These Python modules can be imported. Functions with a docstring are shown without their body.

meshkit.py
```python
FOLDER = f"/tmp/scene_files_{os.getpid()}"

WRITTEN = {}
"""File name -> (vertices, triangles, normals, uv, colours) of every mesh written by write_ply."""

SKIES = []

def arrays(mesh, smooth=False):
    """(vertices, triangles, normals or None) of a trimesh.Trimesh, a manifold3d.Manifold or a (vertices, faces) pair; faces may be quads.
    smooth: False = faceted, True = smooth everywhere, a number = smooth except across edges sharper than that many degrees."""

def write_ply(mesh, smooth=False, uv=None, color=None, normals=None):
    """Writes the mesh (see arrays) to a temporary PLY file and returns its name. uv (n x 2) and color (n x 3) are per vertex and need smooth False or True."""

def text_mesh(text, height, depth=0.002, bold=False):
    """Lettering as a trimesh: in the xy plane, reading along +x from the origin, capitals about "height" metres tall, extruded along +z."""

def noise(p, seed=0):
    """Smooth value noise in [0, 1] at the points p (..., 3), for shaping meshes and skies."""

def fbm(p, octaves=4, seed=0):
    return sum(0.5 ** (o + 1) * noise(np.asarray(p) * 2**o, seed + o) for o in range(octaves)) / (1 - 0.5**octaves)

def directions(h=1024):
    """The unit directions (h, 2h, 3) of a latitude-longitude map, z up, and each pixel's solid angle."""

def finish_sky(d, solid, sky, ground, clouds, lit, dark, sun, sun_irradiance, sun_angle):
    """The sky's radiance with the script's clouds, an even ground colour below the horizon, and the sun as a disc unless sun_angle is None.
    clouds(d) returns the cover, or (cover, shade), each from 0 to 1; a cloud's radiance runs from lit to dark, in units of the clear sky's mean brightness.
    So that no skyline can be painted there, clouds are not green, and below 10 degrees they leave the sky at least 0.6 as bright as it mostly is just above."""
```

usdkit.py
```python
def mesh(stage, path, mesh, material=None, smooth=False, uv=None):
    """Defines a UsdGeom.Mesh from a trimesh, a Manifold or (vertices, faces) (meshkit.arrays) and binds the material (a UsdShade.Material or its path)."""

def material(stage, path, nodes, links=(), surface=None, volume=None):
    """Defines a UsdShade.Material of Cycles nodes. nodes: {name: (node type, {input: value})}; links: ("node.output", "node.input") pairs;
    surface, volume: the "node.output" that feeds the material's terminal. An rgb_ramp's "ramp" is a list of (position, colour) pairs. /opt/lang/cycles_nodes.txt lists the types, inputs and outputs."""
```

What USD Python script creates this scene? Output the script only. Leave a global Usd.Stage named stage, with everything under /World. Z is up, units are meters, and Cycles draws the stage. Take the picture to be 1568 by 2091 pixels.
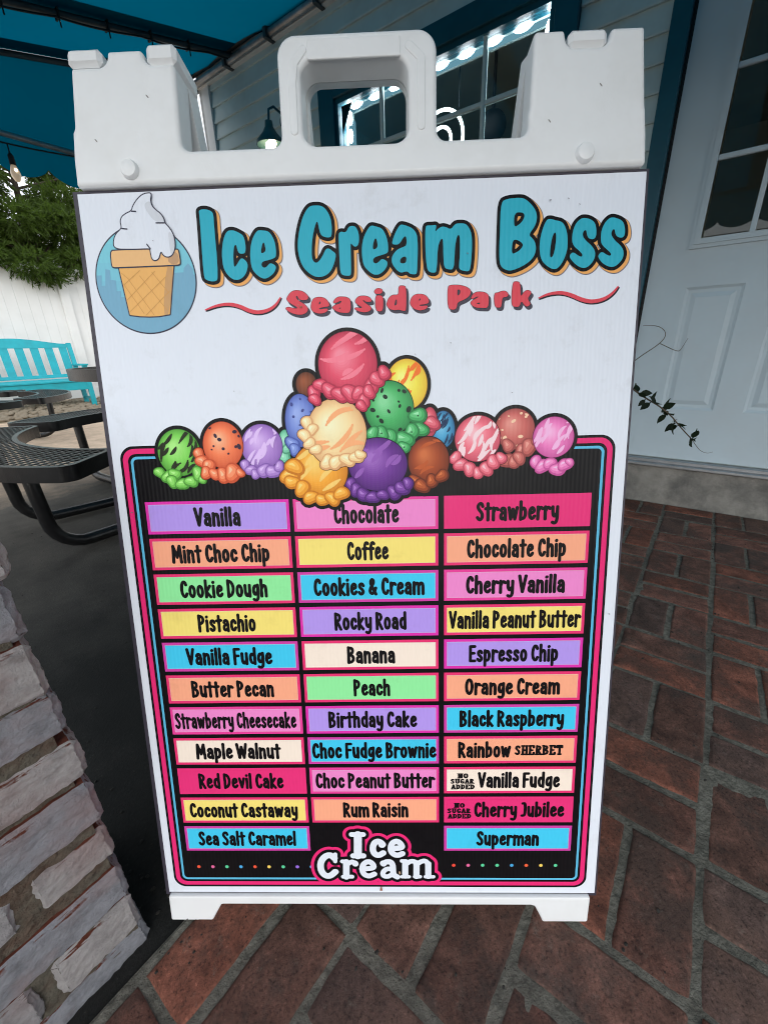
import math, random
import numpy as np, trimesh, usdkit, meshkit, shapely
from shapely.geometry import Polygon, LineString, Point, MultiPolygon, box as sbox
from shapely.ops import unary_union
from shapely import affinity
from pxr import Usd, UsdGeom, UsdLux, UsdShade, Sdf, Gf, Vt

stage = Usd.Stage.CreateInMemory()
UsdGeom.SetStageUpAxis(stage, UsdGeom.Tokens.z)
UsdGeom.SetStageMetersPerUnit(stage, 1.0)
UsdGeom.Xform.Define(stage, '/World')
UsdGeom.Scope.Define(stage, '/World/Looks')
random.seed(7)
R = np.random.default_rng(7)

# ------------------------------------------------------------------ camera, sky, sun, exposure
EXPOSURE = 0.90
SKY, SUN, SUN_EL, SUN_AZ = 0.14, 0.16, math.radians(26), math.radians(-132)   # azimuth = atan2(x, y) towards the sun
cam = UsdGeom.Camera.Define(stage, '/World/camera')
PITCH, ROLL, PSI, F_PX, EYE = 0.3796, 0.0303, 0.6537, 848.0, 0.7605
def camera_axes():
    fw = np.array([0, math.cos(PITCH), -math.sin(PITCH)]); r = np.array([1.0, 0, 0]); d = np.cross(fw, r)
    d = np.cross(fw, r)
    c, s = math.cos(ROLL), math.sin(ROLL)
    r, d = c * r + s * d, -s * r + c * d
    B = np.array([[math.sin(PSI), math.cos(PSI), 0], [-math.cos(PSI), math.sin(PSI), 0], [0, 0, 1]])
    return B @ r, B @ d, B @ fw
_r, _d, _f = camera_axes()
cam.AddTransformOp().Set(Gf.Matrix4d(*_r, 0, *(-_d), 0, *(-_f), 0, 0, 0, EYE, 1))
cam.CreateHorizontalApertureAttr(36.0); cam.CreateVerticalApertureAttr(48.0)
cam.CreateFocalLengthAttr(F_PX * 36.0 / 1568.0)
cam.CreateClippingRangeAttr(Gf.Vec2f(0.02, 2000))
cam.CreateExposureAttr(EXPOSURE)

def mat(name, nodes, links=(), surface='p.BSDF', volume=None):
    return usdkit.material(stage, '/World/Looks/' + name, nodes, links, surface=surface, volume=volume)

sky = UsdLux.DomeLight.Define(stage, '/World/sky')
sky.GetPrim().SetCustomDataByKey('kind', 'structure'); sky.GetPrim().SetCustomDataByKey('label', 'bright white overcast sky above the trees')
skym = mat('overcast_sky', {
    's': ('sky_texture', {'sky_type': 'single_scattering', 'sun_disc': False, 'sun_elevation': SUN_EL, 'sun_rotation': SUN_AZ}),
    'b': ('rgb_to_bw', {}), 'h': ('math', {'math_type': 'multiply', 'value2': 1.0}), 'tc': ('texture_coordinate', {}),
    'n': ('noise_texture', {'scale': 2.2, 'detail': 5.0, 'roughness': 0.6}),
    'r': ('rgb_ramp', {'ramp': [(0.3, (5.2, 5.4, 5.7)), (0.7, (7.2, 7.35, 7.5))]}),
    'm': ('mix', {'mix_type': 'mix', 'fac': 0.85}), 'bg': ('background_shader', {'strength': SKY})},
    [('tc.generated', 'n.vector'), ('n.fac', 'r.fac'), ('s.color', 'm.color1'), ('r.color', 'm.color2'), ('m.color', 'bg.color')], surface='bg.background')
UsdShade.MaterialBindingAPI.Apply(sky.GetPrim()).Bind(skym)
sun = UsdLux.DistantLight.Define(stage, '/World/sun')
sun.CreateIntensityAttr(SUN); sun.CreateAngleAttr(40.0); sun.CreateNormalizeAttr(True); sun.CreateColorAttr(Gf.Vec3f(1, 0.98, 0.955))
sun.AddRotateZOp().Set(180.0 - math.degrees(SUN_AZ)); sun.AddRotateXOp().Set(90 - math.degrees(SUN_EL))

# ------------------------------------------------------------------ helpers
def lin(r, g, b, k=1.0):
    f = lambda c: (c / 12.92 if c <= 0.04045 else ((c + 0.055) / 1.055) ** 2.4)
    return tuple(min(0.9, f(c / 255.0) * k) for c in (r, g, b))
def pbr(name, col, rough=0.5, var=0.12, scale=8.0, bump=0.0, bscale=60.0, metallic=0.0, spec=0.5, rand=0.0, dirt=None, dscale=3.0, damt=0.5, dist=0.01):
    """A principled material whose colour varies with noise, with an optional second dirt colour, fine relief and a difference from object to object."""
    a, b = tuple(c * (1 - var) for c in col), tuple(min(0.95, c * (1 + var)) for c in col)
    nodes = {'g': ('geometry', {}), 'n': ('noise_texture', {'scale': scale, 'detail': 6.0, 'roughness': 0.6}), 'r': ('rgb_ramp', {'ramp': [(0.3, a), (0.7, b)]}),
             'p': ('principled_bsdf', {'roughness': rough, 'metallic': metallic, 'specular_ior_level': spec})}
    links = [('g.position', 'n.vector'), ('n.fac', 'r.fac')]
    out = 'r.color'
    if dirt is not None:
        nodes |= {'n3': ('noise_texture', {'scale': dscale, 'detail': 7.0, 'roughness': 0.65}), 'r3': ('rgb_ramp', {'ramp': [(0.45, (0, 0, 0)), (0.7, (damt,) * 3)]}),
                  'bw': ('rgb_to_bw', {}), 'm3': ('mix', {'color2': dirt})}
        links += [('g.position', 'n3.vector'), ('n3.fac', 'r3.fac'), ('r3.color', 'bw.color'), ('bw.val', 'm3.fac'), (out, 'm3.color1')]
        out = 'm3.color'
    if rand:
        nodes |= {'oi': ('object_info', {}), 'mr': ('map_range', {'to_min': 1 - rand, 'to_max': 1 + rand}), 'hv': ('hsv', {})}
        links += [('oi.random', 'mr.value'), ('mr.result', 'hv.value'), (out, 'hv.color')]
        out = 'hv.color'
    links.append((out, 'p.base_color'))
    if bump:
        nodes |= {'n2': ('noise_texture', {'scale': bscale, 'detail': 5.0, 'roughness': 0.65}), 'bp': ('bump', {'strength': bump, 'distance': dist})}
        links += [('g.position', 'n2.vector'), ('n2.fac', 'bp.height'), ('bp.normal', 'p.normal')]
    return mat(name, nodes, links)
def glow(name, col, strength):
    return mat(name, {'e': ('emission', {'color': col, 'strength': strength})}, surface='e.emission')

used = {}
def numbered(parent, name):
    k = used.get((parent, name), 0); used[(parent, name)] = k + 1
    return f'{parent}/{name}' if k == 0 else f'{parent}/{name}_{k:03d}'
def P(parent): return '/World' if parent is None else (parent if isinstance(parent, str) else str(parent.GetPath()))
def data(o, label=None, cat=None, group=None, kind=None):
    for k, v in (('label', label), ('category', cat), ('group', group), ('kind', kind)):
        if v: o.SetCustomDataByKey(k, v)
    return o
def obj(name, mesh, m, parent=None, smooth=False, **kw):
    if isinstance(mesh, list): mesh = cat(mesh)
    o = usdkit.mesh(stage, numbered(P(parent), name), mesh, m, smooth=smooth).GetPrim()
    return data(o, **kw)
def thing(name, label, category, loc=(0, 0, 0), rotz=0.0, group=None, kind=None):
    x = UsdGeom.Xform.Define(stage, numbered('/World', name)); x.AddTranslateOp().Set(Gf.Vec3d(*loc)); x.AddRotateZOp().Set(rotz)
    return data(x.GetPrim(), label, category, group, kind)
def dup(src, name, label, category, loc, rotz=0.0, group=None):
    o = thing(name, label, category, loc, rotz, group)
    o.GetReferences().AddInternalReference(src.GetPath()); o.SetInstanceable(True)
    return o
def cat(L): return trimesh.util.concatenate([m if isinstance(m, trimesh.Trimesh) else trimesh.Trimesh(*m, process=False) for m in L])
def bx(x0, x1, y0, y1, z0, z1):
    return trimesh.creation.box(bounds=[[min(x0, x1), min(y0, y1), min(z0, z1)], [max(x0, x1), max(y0, y1), max(z0, z1)]])
def cbx(x0, x1, y0, y1, z0, z1, c=0.004):
    """A box with chamfered edges."""
    pts = []
    for sx in (0, 1):
        for sy in (0, 1):
            for sz in (0, 1):
                p = np.array([(x0, x1)[sx], (y0, y1)[sy], (z0, z1)[sz]], float); d = np.array([1 - 2 * sx, 1 - 2 * sy, 1 - 2 * sz]) * c
                for k in range(3):
                    q = p + d; q[k] = p[k]; pts.append(q)
    return trimesh.convex.convex_hull(np.array(pts))
def polys(g):
    if g.is_empty: return []
    return [x for x in getattr(g, 'geoms', [g]) if isinstance(x, Polygon) and x.area > 1e-9]
def extr(g, h0, h1):
    """Shapely shape -> prism from height h0 to h1 along z."""
    L = []
    for q in polys(g):
        m = trimesh.creation.extrude_polygon(q, h1 - h0, engine='earcut'); m.apply_translation([0, 0, h0]); L.append(m)
    return cat(L)
def flat(g):
    V, F, n = [], [], 0
    for q in polys(g):
        v, f = trimesh.creation.triangulate_polygon(q, engine='earcut')
        V.append(v); F.append(f + n); n += len(v)
    return np.vstack(V), np.vstack(F)
def chaikin(p, n=2, closed=True):
    p = np.asarray(p, float)
    for _ in range(n):
        q = np.roll(p, -1, 0) if closed else p[1:]
        a = p if closed else p[:-1]
        new = np.empty((2 * len(a), 2)); new[0::2] = 0.75 * a + 0.25 * q; new[1::2] = 0.25 * a + 0.75 * q
        p = new if closed else np.vstack([p[:1], new, p[-1:]])
    return p
def pipe(pts, r, n=10, closed=False):
    """A round tube through the points."""
    p = np.asarray(pts, float); k = len(p)
    t = np.gradient(p, axis=0) if not closed else np.roll(p, -1, 0) - np.roll(p, 1, 0)
    t /= np.linalg.norm(t, axis=1, keepdims=True)
    ref = np.array([0, 0, 1.0]) if abs(t[0][2]) < 0.9 else np.array([1.0, 0, 0])
    a = np.cross(t[0], ref); a /= np.linalg.norm(a); V = []
    r = np.broadcast_to(r, (k,))
    for i in range(k):
        a = a - t[i] * (a @ t[i]); a /= np.linalg.norm(a); b = np.cross(t[i], a)
        ang = np.arange(n) * 2 * np.pi / n
        V.append(p[i] + r[i] * (np.cos(ang)[:, None] * a + np.sin(ang)[:, None] * b))
    V = np.vstack(V); F = []
    for i in range(k if closed else k - 1):
        for j in range(n):
            A, Bq, C, D = i * n + j, i * n + (j + 1) % n, ((i + 1) % k) * n + (j + 1) % n, ((i + 1) % k) * n + j
            F += [(A, Bq, C), (A, C, D)]
    if not closed:
        V = np.vstack([V, p[:1], p[-1:]])
        for j in range(n):
            F += [(k * n, (j + 1) % n, j), (k * n + 1, (k - 1) * n + j, (k - 1) * n + (j + 1) % n)]
    m = trimesh.Trimesh(V, F, process=False)
    if m.volume < 0: m.invert()
    return m
def lathe(profile, n=24):
    m = trimesh.creation.revolve(np.asarray(profile, float), sections=n)
    return m
def quads(V, nu, nv):
    F = []
    for i in range(nu - 1):
        for j in range(nv - 1):
            a = i * nv + j; F += [(a, a + nv, a + nv + 1), (a, a + nv + 1, a + 1)]
    return F

# traced lettering and artwork, tenths of a millimetre on the sheet (origin: middle of its foot)
TITLE={"I":[[[-1728,8909],[-1700,8919],[-1655,8920],[-1603,8904],[-1572,8876],[-1574,8778],[-1574,8571],[-1571,8432],[-1583,8214],[-1601,8193],[-1656,8188],[-1716,8207],[-1737,8233],[-1739,8367],[-1734,8577],[-1729,8783],[-1730,8885]]],"c":[[[-1440,8694],[-1402,8703],[-1356,8698],[-1298,8669],[-1262,8644],[-1245,8574],[-1248,8491],[-1265,8460],[-1323,8462],[-1339,8494],[-1347,8543],[-1357,8556],[-1374,8537],[-1388,8461],[-1393,8370],[-1388,8328],[-1363,8348],[-1319,8410],[-1292,8419],[-1259,8394],[-1235,8358],[-1244,8302],[-1271,8246],[-1321,8205],[-1376,8193],[-1429,8209],[-1486,8267],[-1517,8346],[-1518,8465],[-1501,8569],[-1475,8644]]],"e":[[[-1115,8683],[-1084,8693],[-1038,8688],[-986,8679],[-951,8640],[-921,8577],[-912,8494],[-916,8424],[-937,8404],[-1007,8386],[-1061,8377],[-1082,8360],[-1084,8332],[-1058,8310],[-1027,8323],[-994,8357],[-963,8353],[-919,8323],[-938,8271],[-979,8230],[-1043,8197],[-1097,8205],[-1155,8250],[-1197,8308],[-1207,8420],[-1195,8524],[-1166,8613]],[[-1046,8578],[-1031,8532],[-1030,8484],[-1047,8467],[-1082,8458],[-1069,8527]]],"C":[[[-524,8907],[-478,8915],[-404,8913],[-353,8884],[-311,8822],[-288,8747],[-291,8611],[-314,8591],[-374,8597],[-415,8622],[-430,8684],[-442,8759],[-461,8739],[-493,8645],[-514,8536],[-523,8432],[-515,8369],[-482,8340],[-443,8360],[-398,8421],[-365,8483],[-327,8485],[-290,8456],[-253,8430],[-264,8368],[-298,8285],[-347,8224],[-424,8194],[-501,8200],[-582,8252],[-639,8325],[-671,8437],[-673,8541],[-650,8664],[-613,8779],[-571,8858]]],"r":[[[-218,8632],[-191,8649],[-154,8640],[-131,8646],[-107,8693],[-69,8702],[-32,8694],[-4,8649],[6,8587],[-1,8519],[-24,8492],[-54,8490],[-87,8529],[-91,8508],[-92,8383],[-95,8223],[-107,8198],[-156,8200],[-202,8212],[-219,8255],[-220,8422],[-221,8561]]],"e2":[[[117,8686],[148,8698],[200,8683],[252,8667],[288,8619],[316,8536],[321,8439],[305,8412],[230,8394],[169,8378],[149,8355],[156,8323],[182,8315],[213,8332],[244,8362],[281,8350],[311,8325],[302,8280],[263,8232],[209,8199],[149,8201],[89,8245],[41,8302],[26,8414],[33,8518],[62,8606]],[[186,8581],[203,8512],[198,8471],[148,8452],[158,8527]]],"a":[[[443,8688],[473,8697],[547,8674],[598,8645],[635,8593],[642,8497],[640,8359],[631,8206],[616,8189],[555,8195],[533,8217],[510,8224],[449,8209],[404,8242],[360,8299],[350,8355],[370,8403],[416,8450],[491,8475],[518,8488],[519,8556],[508,8580],[485,8564],[439,8497],[379,8496],[357,8514],[389,8602]],[[516,8377],[511,8308],[451,8307],[444,8338],[467,8369]]],"m":[[[725,8668],[748,8678],[800,8676],[837,8681],[844,8661],[829,8607],[859,8640],[903,8662],[948,8654],[1000,8628],[1037,8674],[1066,8687],[1148,8684],[1185,8656],[1223,8587],[1231,8478],[1226,8340],[1212,8216],[1182,8199],[1099,8219],[1087,8254],[1098,8379],[1097,8537],[1086,8578],[1063,8551],[1045,8449],[1042,8346],[1031,8228],[978,8227],[926,8246],[918,8350],[915,8522],[903,8543],[881,8517],[858,8449],[846,8213],[820,8197],[760,8209],[737,8252],[723,8391],[721,8563]]],"B":[[[1530,8877],[1594,8906],[1713,8913],[1783,8904],[1854,8847],[1906,8782],[1924,8708],[1902,8627],[1834,8546],[1886,8507],[1918,8451],[1921,8376],[1883,8302],[1794,8239],[1673,8195],[1612,8197],[1539,8238],[1522,8342],[1526,8621]],[[1677,8767],[1757,8771],[1788,8745],[1774,8695],[1731,8651],[1676,8625]],[[1665,8496],[1705,8504],[1756,8479],[1782,8446],[1748,8400],[1703,8374],[1658,8361]]],"o":[[[2020,8687],[2059,8699],[2120,8679],[2180,8668],[2222,8625],[2251,8541],[2262,8430],[2246,8337],[2209,8254],[2161,8199],[2111,8191],[2038,8231],[1980,8289],[1956,8384],[1957,8496],[1983,8606]],[[2115,8569],[2131,8536],[2126,8416],[2105,8323],[2075,8310],[2072,8380],[2087,8510]]],"s1":[[[2379,8684],[2418,8696],[2488,8680],[2540,8642],[2559,8568],[2558,8503],[2530,8476],[2479,8487],[2457,8525],[2449,8576],[2420,8563],[2413,8517],[2450,8470],[2513,8421],[2557,8364],[2560,8299],[2524,8234],[2466,8193],[2405,8200],[2331,8250],[2283,8308],[2286,8336],[2320,8363],[2378,8323],[2414,8308],[2423,8331],[2385,8370],[2322,8418],[2300,8475],[2305,8567],[2331,8640]]],"s2":[[[2686,8682],[2726,8690],[2796,8669],[2838,8640],[2862,8576],[2863,8502],[2829,8480],[2778,8496],[2756,8533],[2748,8575],[2724,8562],[2717,8516],[2761,8459],[2824,8411],[2863,8354],[2863,8289],[2826,8234],[2769,8193],[2708,8200],[2635,8240],[2591,8298],[2594,8326],[2627,8357],[2680,8323],[2721,8307],[2729,8330],[2687,8369],[2624,8418],[2605,8474],[2609,8566],[2640,8638]]]}
PARK={"S":[[[-826,7996],[-779,8052],[-721,8072],[-637,8056],[-583,8006],[-589,7971],[-633,7963],[-689,7970],[-710,8019],[-726,7997],[-699,7961],[-626,7919],[-590,7874],[-611,7830],[-679,7809],[-765,7825],[-820,7854],[-852,7886],[-817,7898],[-761,7883],[-714,7877],[-717,7895],[-787,7933],[-827,7969]]],"e":[[[-560,7908],[-537,7969],[-498,7990],[-423,7988],[-377,7960],[-350,7910],[-361,7889],[-418,7886],[-471,7874],[-467,7861],[-409,7868],[-362,7867],[-392,7827],[-469,7816],[-535,7836],[-561,7873]],[[-457,7954],[-445,7922],[-474,7910]]],"a":[[[-311,7936],[-262,7987],[-186,7987],[-130,7970],[-112,7938],[-117,7815],[-202,7817],[-259,7828],[-305,7856],[-323,7879],[-289,7904],[-227,7916],[-211,7946],[-235,7942],[-293,7918]],[[-253,7868],[-224,7876],[-229,7858]]],"s":[[[-60,7946],[-26,7984],[31,7991],[97,7976],[124,7940],[114,7923],[57,7924],[34,7947],[20,7939],[57,7907],[117,7870],[111,7834],[54,7814],[-22,7825],[-77,7858],[-49,7870],[-2,7860],[18,7868],[-38,7901],[-61,7924]]],"i":[[[163,7983],[210,7990],[252,7976],[248,7830],[205,7818],[163,7837]]],"dot":[[[153,8035],[184,8062],[230,8057],[251,8032],[229,8005],[182,8001],[159,8013]]],"d":[[[288,7900],[313,7960],[360,7990],[407,7984],[424,8001],[426,8079],[474,8082],[510,8064],[506,7822],[480,7814],[423,7834],[376,7826],[320,7841],[292,7873]],[[402,7949],[405,7887],[372,7871],[382,7923]]],"e2":[[[548,7915],[578,7969],[627,7990],[704,7983],[748,7950],[762,7899],[733,7882],[645,7876],[665,7861],[752,7868],[733,7832],[664,7815],[596,7831],[553,7878]],[[660,7950],[670,7925],[641,7917]]],"P":[[[966,8051],[995,8069],[1091,8068],[1178,8045],[1227,8003],[1208,7949],[1141,7910],[1073,7890],[1066,7822],[1015,7811],[968,7834]],[[1072,8026],[1106,8016],[1106,7979],[1073,7949]]],"a2":[[[1223,7940],[1266,7988],[1333,7992],[1396,7975],[1421,7942],[1418,7820],[1345,7822],[1267,7829],[1219,7867],[1223,7894],[1276,7920],[1314,7941],[1285,7942],[1233,7914]],[[1277,7870],[1325,7882],[1320,7859]]],"r":[[[1476,7972],[1526,7975],[1554,7988],[1602,7991],[1637,7958],[1623,7927],[1565,7927],[1563,7829],[1529,7817],[1485,7832]]],"k":[[[1677,8074],[1715,8086],[1763,8071],[1768,7914],[1804,7976],[1847,7994],[1891,7968],[1863,7929],[1845,7898],[1885,7847],[1848,7819],[1819,7830],[1778,7886],[1761,7823],[1713,7820],[1669,7840]]]}
ART={"swooshL":[[[-1759,7896],[-1618,7943],[-1478,7954],[-1361,7926],[-1266,7877],[-1168,7852],[-1047,7870],[-954,7923],[-896,8004]]],"swooshR":[[[1966,7906],[2070,7947],[2203,7961],[2319,7931],[2437,7877],[2553,7851],[2685,7874],[2776,7934],[2829,8001]]],"circ":[[[-2968,8328],[-2960,8109],[-2890,7932],[-2779,7792],[-2666,7724],[-2183,7694],[-1995,7833],[-1894,7981],[-1815,8174],[-1849,8423],[-1933,8585],[-2016,8671],[-2672,8723],[-2814,8607],[-2920,8458]]],"soft":[[[-2702,8558],[-2700,8634],[-2666,8700],[-2606,8744],[-2590,8766],[-2598,8826],[-2577,8870],[-2523,8901],[-2462,8921],[-2438,8976],[-2380,9040],[-2317,9082],[-2250,9091],[-2231,9083],[-2250,9021],[-2237,8962],[-2196,8920],[-2150,8885],[-2122,8839],[-2115,8790],[-2067,8740],[-2032,8671],[-2024,8596],[-2036,8520],[-2072,8468],[-2119,8454],[-2160,8471],[-2177,8506],[-2189,8510],[-2204,8488],[-2222,8442],[-2263,8421],[-2294,8441],[-2300,8498],[-2303,8544],[-2340,8549],[-2509,8547]]],"rim":[[[-2725,8543],[-2006,8527],[-1995,8511],[-1987,8389],[-2006,8374],[-2065,8372],[-2685,8369],[-2744,8371],[-2754,8391],[-2752,8513]]],"cup":[[[-2684,8377],[-2064,8380],[-2164,7862],[-2287,7846],[-2399,7845],[-2511,7852],[-2621,7868]]],"sky":[[[-2986,8290],[-2891,8294],[-2907,8185],[-2864,8184],[-2840,8355],[-2790,8345],[-2796,8245],[-2737,8235],[-2743,8125],[-2692,8124],[-2700,8061],[-2127,8043],[-2091,8292],[-1963,8295],[-1954,8341],[-1903,8386],[-1858,8331],[-1856,8269],[-1790,8251],[-1931,7622],[-2885,7650],[-3037,8056]]],"lines":[[[-2462,8921],[-2419,8918]],[[-2592,8754],[-2537,8747]],[[-2206,8797],[-2116,8794]],[[-2334,8587],[-2301,8540]]],"shade":[[[-2321,8987],[-2250,9021],[-2237,8962],[-2196,8920],[-2150,8885],[-2122,8839],[-2119,8794],[-2225,8813],[-2297,8912]],[[-2086,8718],[-2032,8671],[-2028,8596],[-2041,8520],[-2080,8468],[-2086,8567]]],"cshade":[[[-2149,8375],[-2065,8376],[-2164,7862],[-2243,7848]],[[-2119,8493],[-2008,8512],[-1992,8381],[-2115,8378]]],"waffle":[[[-2656,8201],[-2456,7879]],[[-2584,8230],[-2338,7851]],[[-2459,8273],[-2193,7911]],[[-2318,8307],[-2148,8083]],[[-2682,8326],[-2583,8238]],[[-2284,8314],[-2665,7997]],[[-2154,8263],[-2627,7892]],[[-2137,8106],[-2441,7854]],[[-2452,8327],[-2678,8163]]],"brown":[-657,7054,123,139],"blue":[-746,6646,184,305],"mint":[-940,6390,89,160],"yellow":[498,7023,237,282],"cyan":[914,6504,138,214],"redbit":[761,6594,87,170],"straw":[-171,7262,337,358],"green":[291,6762,283,308],"cream":[-333,6492,353,399],"orange":[-547,6056,330,331],"choc":[744,6145,243,284],"purple":[143,6115,349,315],"lime":[-2223,6310,257,278],"chips":[-1688,6385,240,276],"lav":[-1225,6360,246,261],"pinkswirl":[1316,6389,264,267],"nut":[1745,6489,230,234],"pink":[2193,6384,238,235]}
SLAB={"I":[[[[-274,980],[-286,632]],112],[[[-359,983],[-201,983]],79],[[[-352,632],[-206,632]],82]],"c":[[[[70,819],[51,849],[6,876],[-48,849],[-77,752],[-53,664],[6,633],[73,679]],90],[[[58,823],[60,814]],100]],"e":[[[[180,752],[341,761],[333,819],[275,880],[202,849],[174,752],[198,672],[270,633],[343,669]],85]],"C":[[[[-603,656],[-609,538]],61],[[[-620,593],[-670,648],[-738,632],[-801,562],[-826,467],[-811,356],[-754,293],[-687,293],[-614,364]],95]],"r":[[[[-452,530],[-462,277]],92],[[[-506,280],[-378,281]],63],[[[-509,538],[-449,538]],63],[[[-424,499],[-369,543],[-330,507]],69],[[[-330,507],[-325,499]],92]],"e2":[[[[-233,413],[-64,424],[-71,492],[-136,546],[-211,499],[-237,413],[-210,318],[-137,286],[-62,326]],82]],"a":[[[[69,508],[143,544],[201,508],[206,390],[211,311],[263,279]],85],[[[69,508],[74,500]],92],[[[199,405],[120,421],[58,358],[64,294],[130,279],[198,326]],74]],"m":[[[[381,531],[377,295]],87],[[[539,516],[536,287]],87],[[[704,500],[703,288]],87],[[[330,282],[430,282]],55],[[[512,283],[587,283]],55],[[[663,283],[776,283]],55],[[[334,547],[387,547]],61],[[[380,484],[453,547],[519,539],[538,469]],74],[[[539,485],[612,547],[678,547],[704,469]],74]]}
WORDS=[[["Vanilla",-2128,-1553],["Mint Choc Chip",-2457,-1228],["Cookie Dough",-2397,-1286],["Pistachio",-2217,-1470],["Vanilla Fudge",-2418,-1287],["Butter Pecan",-2394,-1300],["Strawberry Cheesecake",-2668,-1029],["Maple Walnut",-2429,-1264],["Red Devil Cake",-2435,-1260],["Coconut Castaway",-2606,-1092],["Sea Salt Caramel",-2533,-1146]],[["Chocolate",-409,384],["Coffee",-265,249],["Cookies & Cream",-702,685],["Rocky Road",-463,452],["Banana",-319,300],["Peach",-253,227],["Birthday Cake",-603,573],["Choc Fudge Brownie",-843,824],["Choc Peanut Butter",-821,809],["Rum Raisin",-464,437]],[["Strawberry",1306,2301],["Chocolate Chip",1204,2405],["Cherry Vanilla",1196,2414],["Vanilla Peanut Butter",984,2637],["Espresso Chip",1241,2372],["Orange Cream",1195,2418],["Black Raspberry",1128,2490],["Rainbow",1111,1813],["Vanilla Fudge",1378,2481],["Cherry Jubilee",1337,2562],["Superman",1370,2234]]]
BUMPS={"straw":[[-575,6954,65],[-484,7035,72],[-564,6883,58],[-385,6977,80],[-271,6932,80],[-154,6943,87],[-53,6940,72],[3,6854,65],[-28,6799,55],[95,7020,79],[154,7087,72],[242,7154,65],[64,6951,65]],"green":[[623,6668,80],[651,6511,73],[548,6484,80],[459,6400,88],[458,6313,59],[298,6447,73],[196,6479,73],[94,6481,66]],"cream":[[-667,6615,66],[-612,6542,59],[-704,6472,67],[-650,6383,59],[-579,6308,59],[-452,6158,75],[-348,6156,75],[-213,6182,74],[-107,6209,67],[-62,6237,52]],"orange":[[-912,6005,90],[-845,6108,90],[-886,5929,76],[-769,5851,83],[-669,5742,76],[-534,5709,68],[-412,5721,76],[-304,5780,75]],"purple":[[-179,5883,68],[-121,5821,68],[-33,5759,75],[72,5726,68],[193,5754,60],[329,5781,75],[420,5825,75],[496,5883,60]],"choc":[[586,5911,67],[660,5850,75],[779,5907,67],[898,5964,67]],"mint":[[-1022,6275,67],[-958,6229,63],[-906,6331,60]],"redbit":[[732,6537,66],[786,6579,73]],"blue":[[-858,6388,67],[-833,6314,60]],"lime":[[-2477,6077,58],[-2376,6029,69],[-2296,6057,61],[-2336,5968,64],[-2217,5935,64],[-2107,5962,64],[-2007,6051,73],[-1967,5990,46]],"chips":[[-1983,6289,57],[-1946,6199,68],[-1877,6138,73],[-1914,6064,61],[-1809,6046,61],[-1704,6029,76],[-1595,6057,91],[-1505,6054,45]],"lav":[[-1437,6143,54],[-1366,6081,60],[-1324,6035,48],[-1215,6078,72],[-1111,6061,72],[-1031,6118,54]],"pinkswirl":[[1060,6172,61],[1125,6089,68],[1223,6038,68],[1321,5987,55],[1418,6034,68],[1497,6113,68],[1593,6159,55]],"nut":[[1670,6301,64],[1658,6126,74],[1739,6108,61],[1832,6234,74],[1910,6280,80],[2003,6357,57],[1802,6154,64]],"pink":[[1997,6102,61],[2079,6051,71],[2158,6082,61],[2257,6015,74],[2335,6061,67],[2390,6092,42]]}

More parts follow.
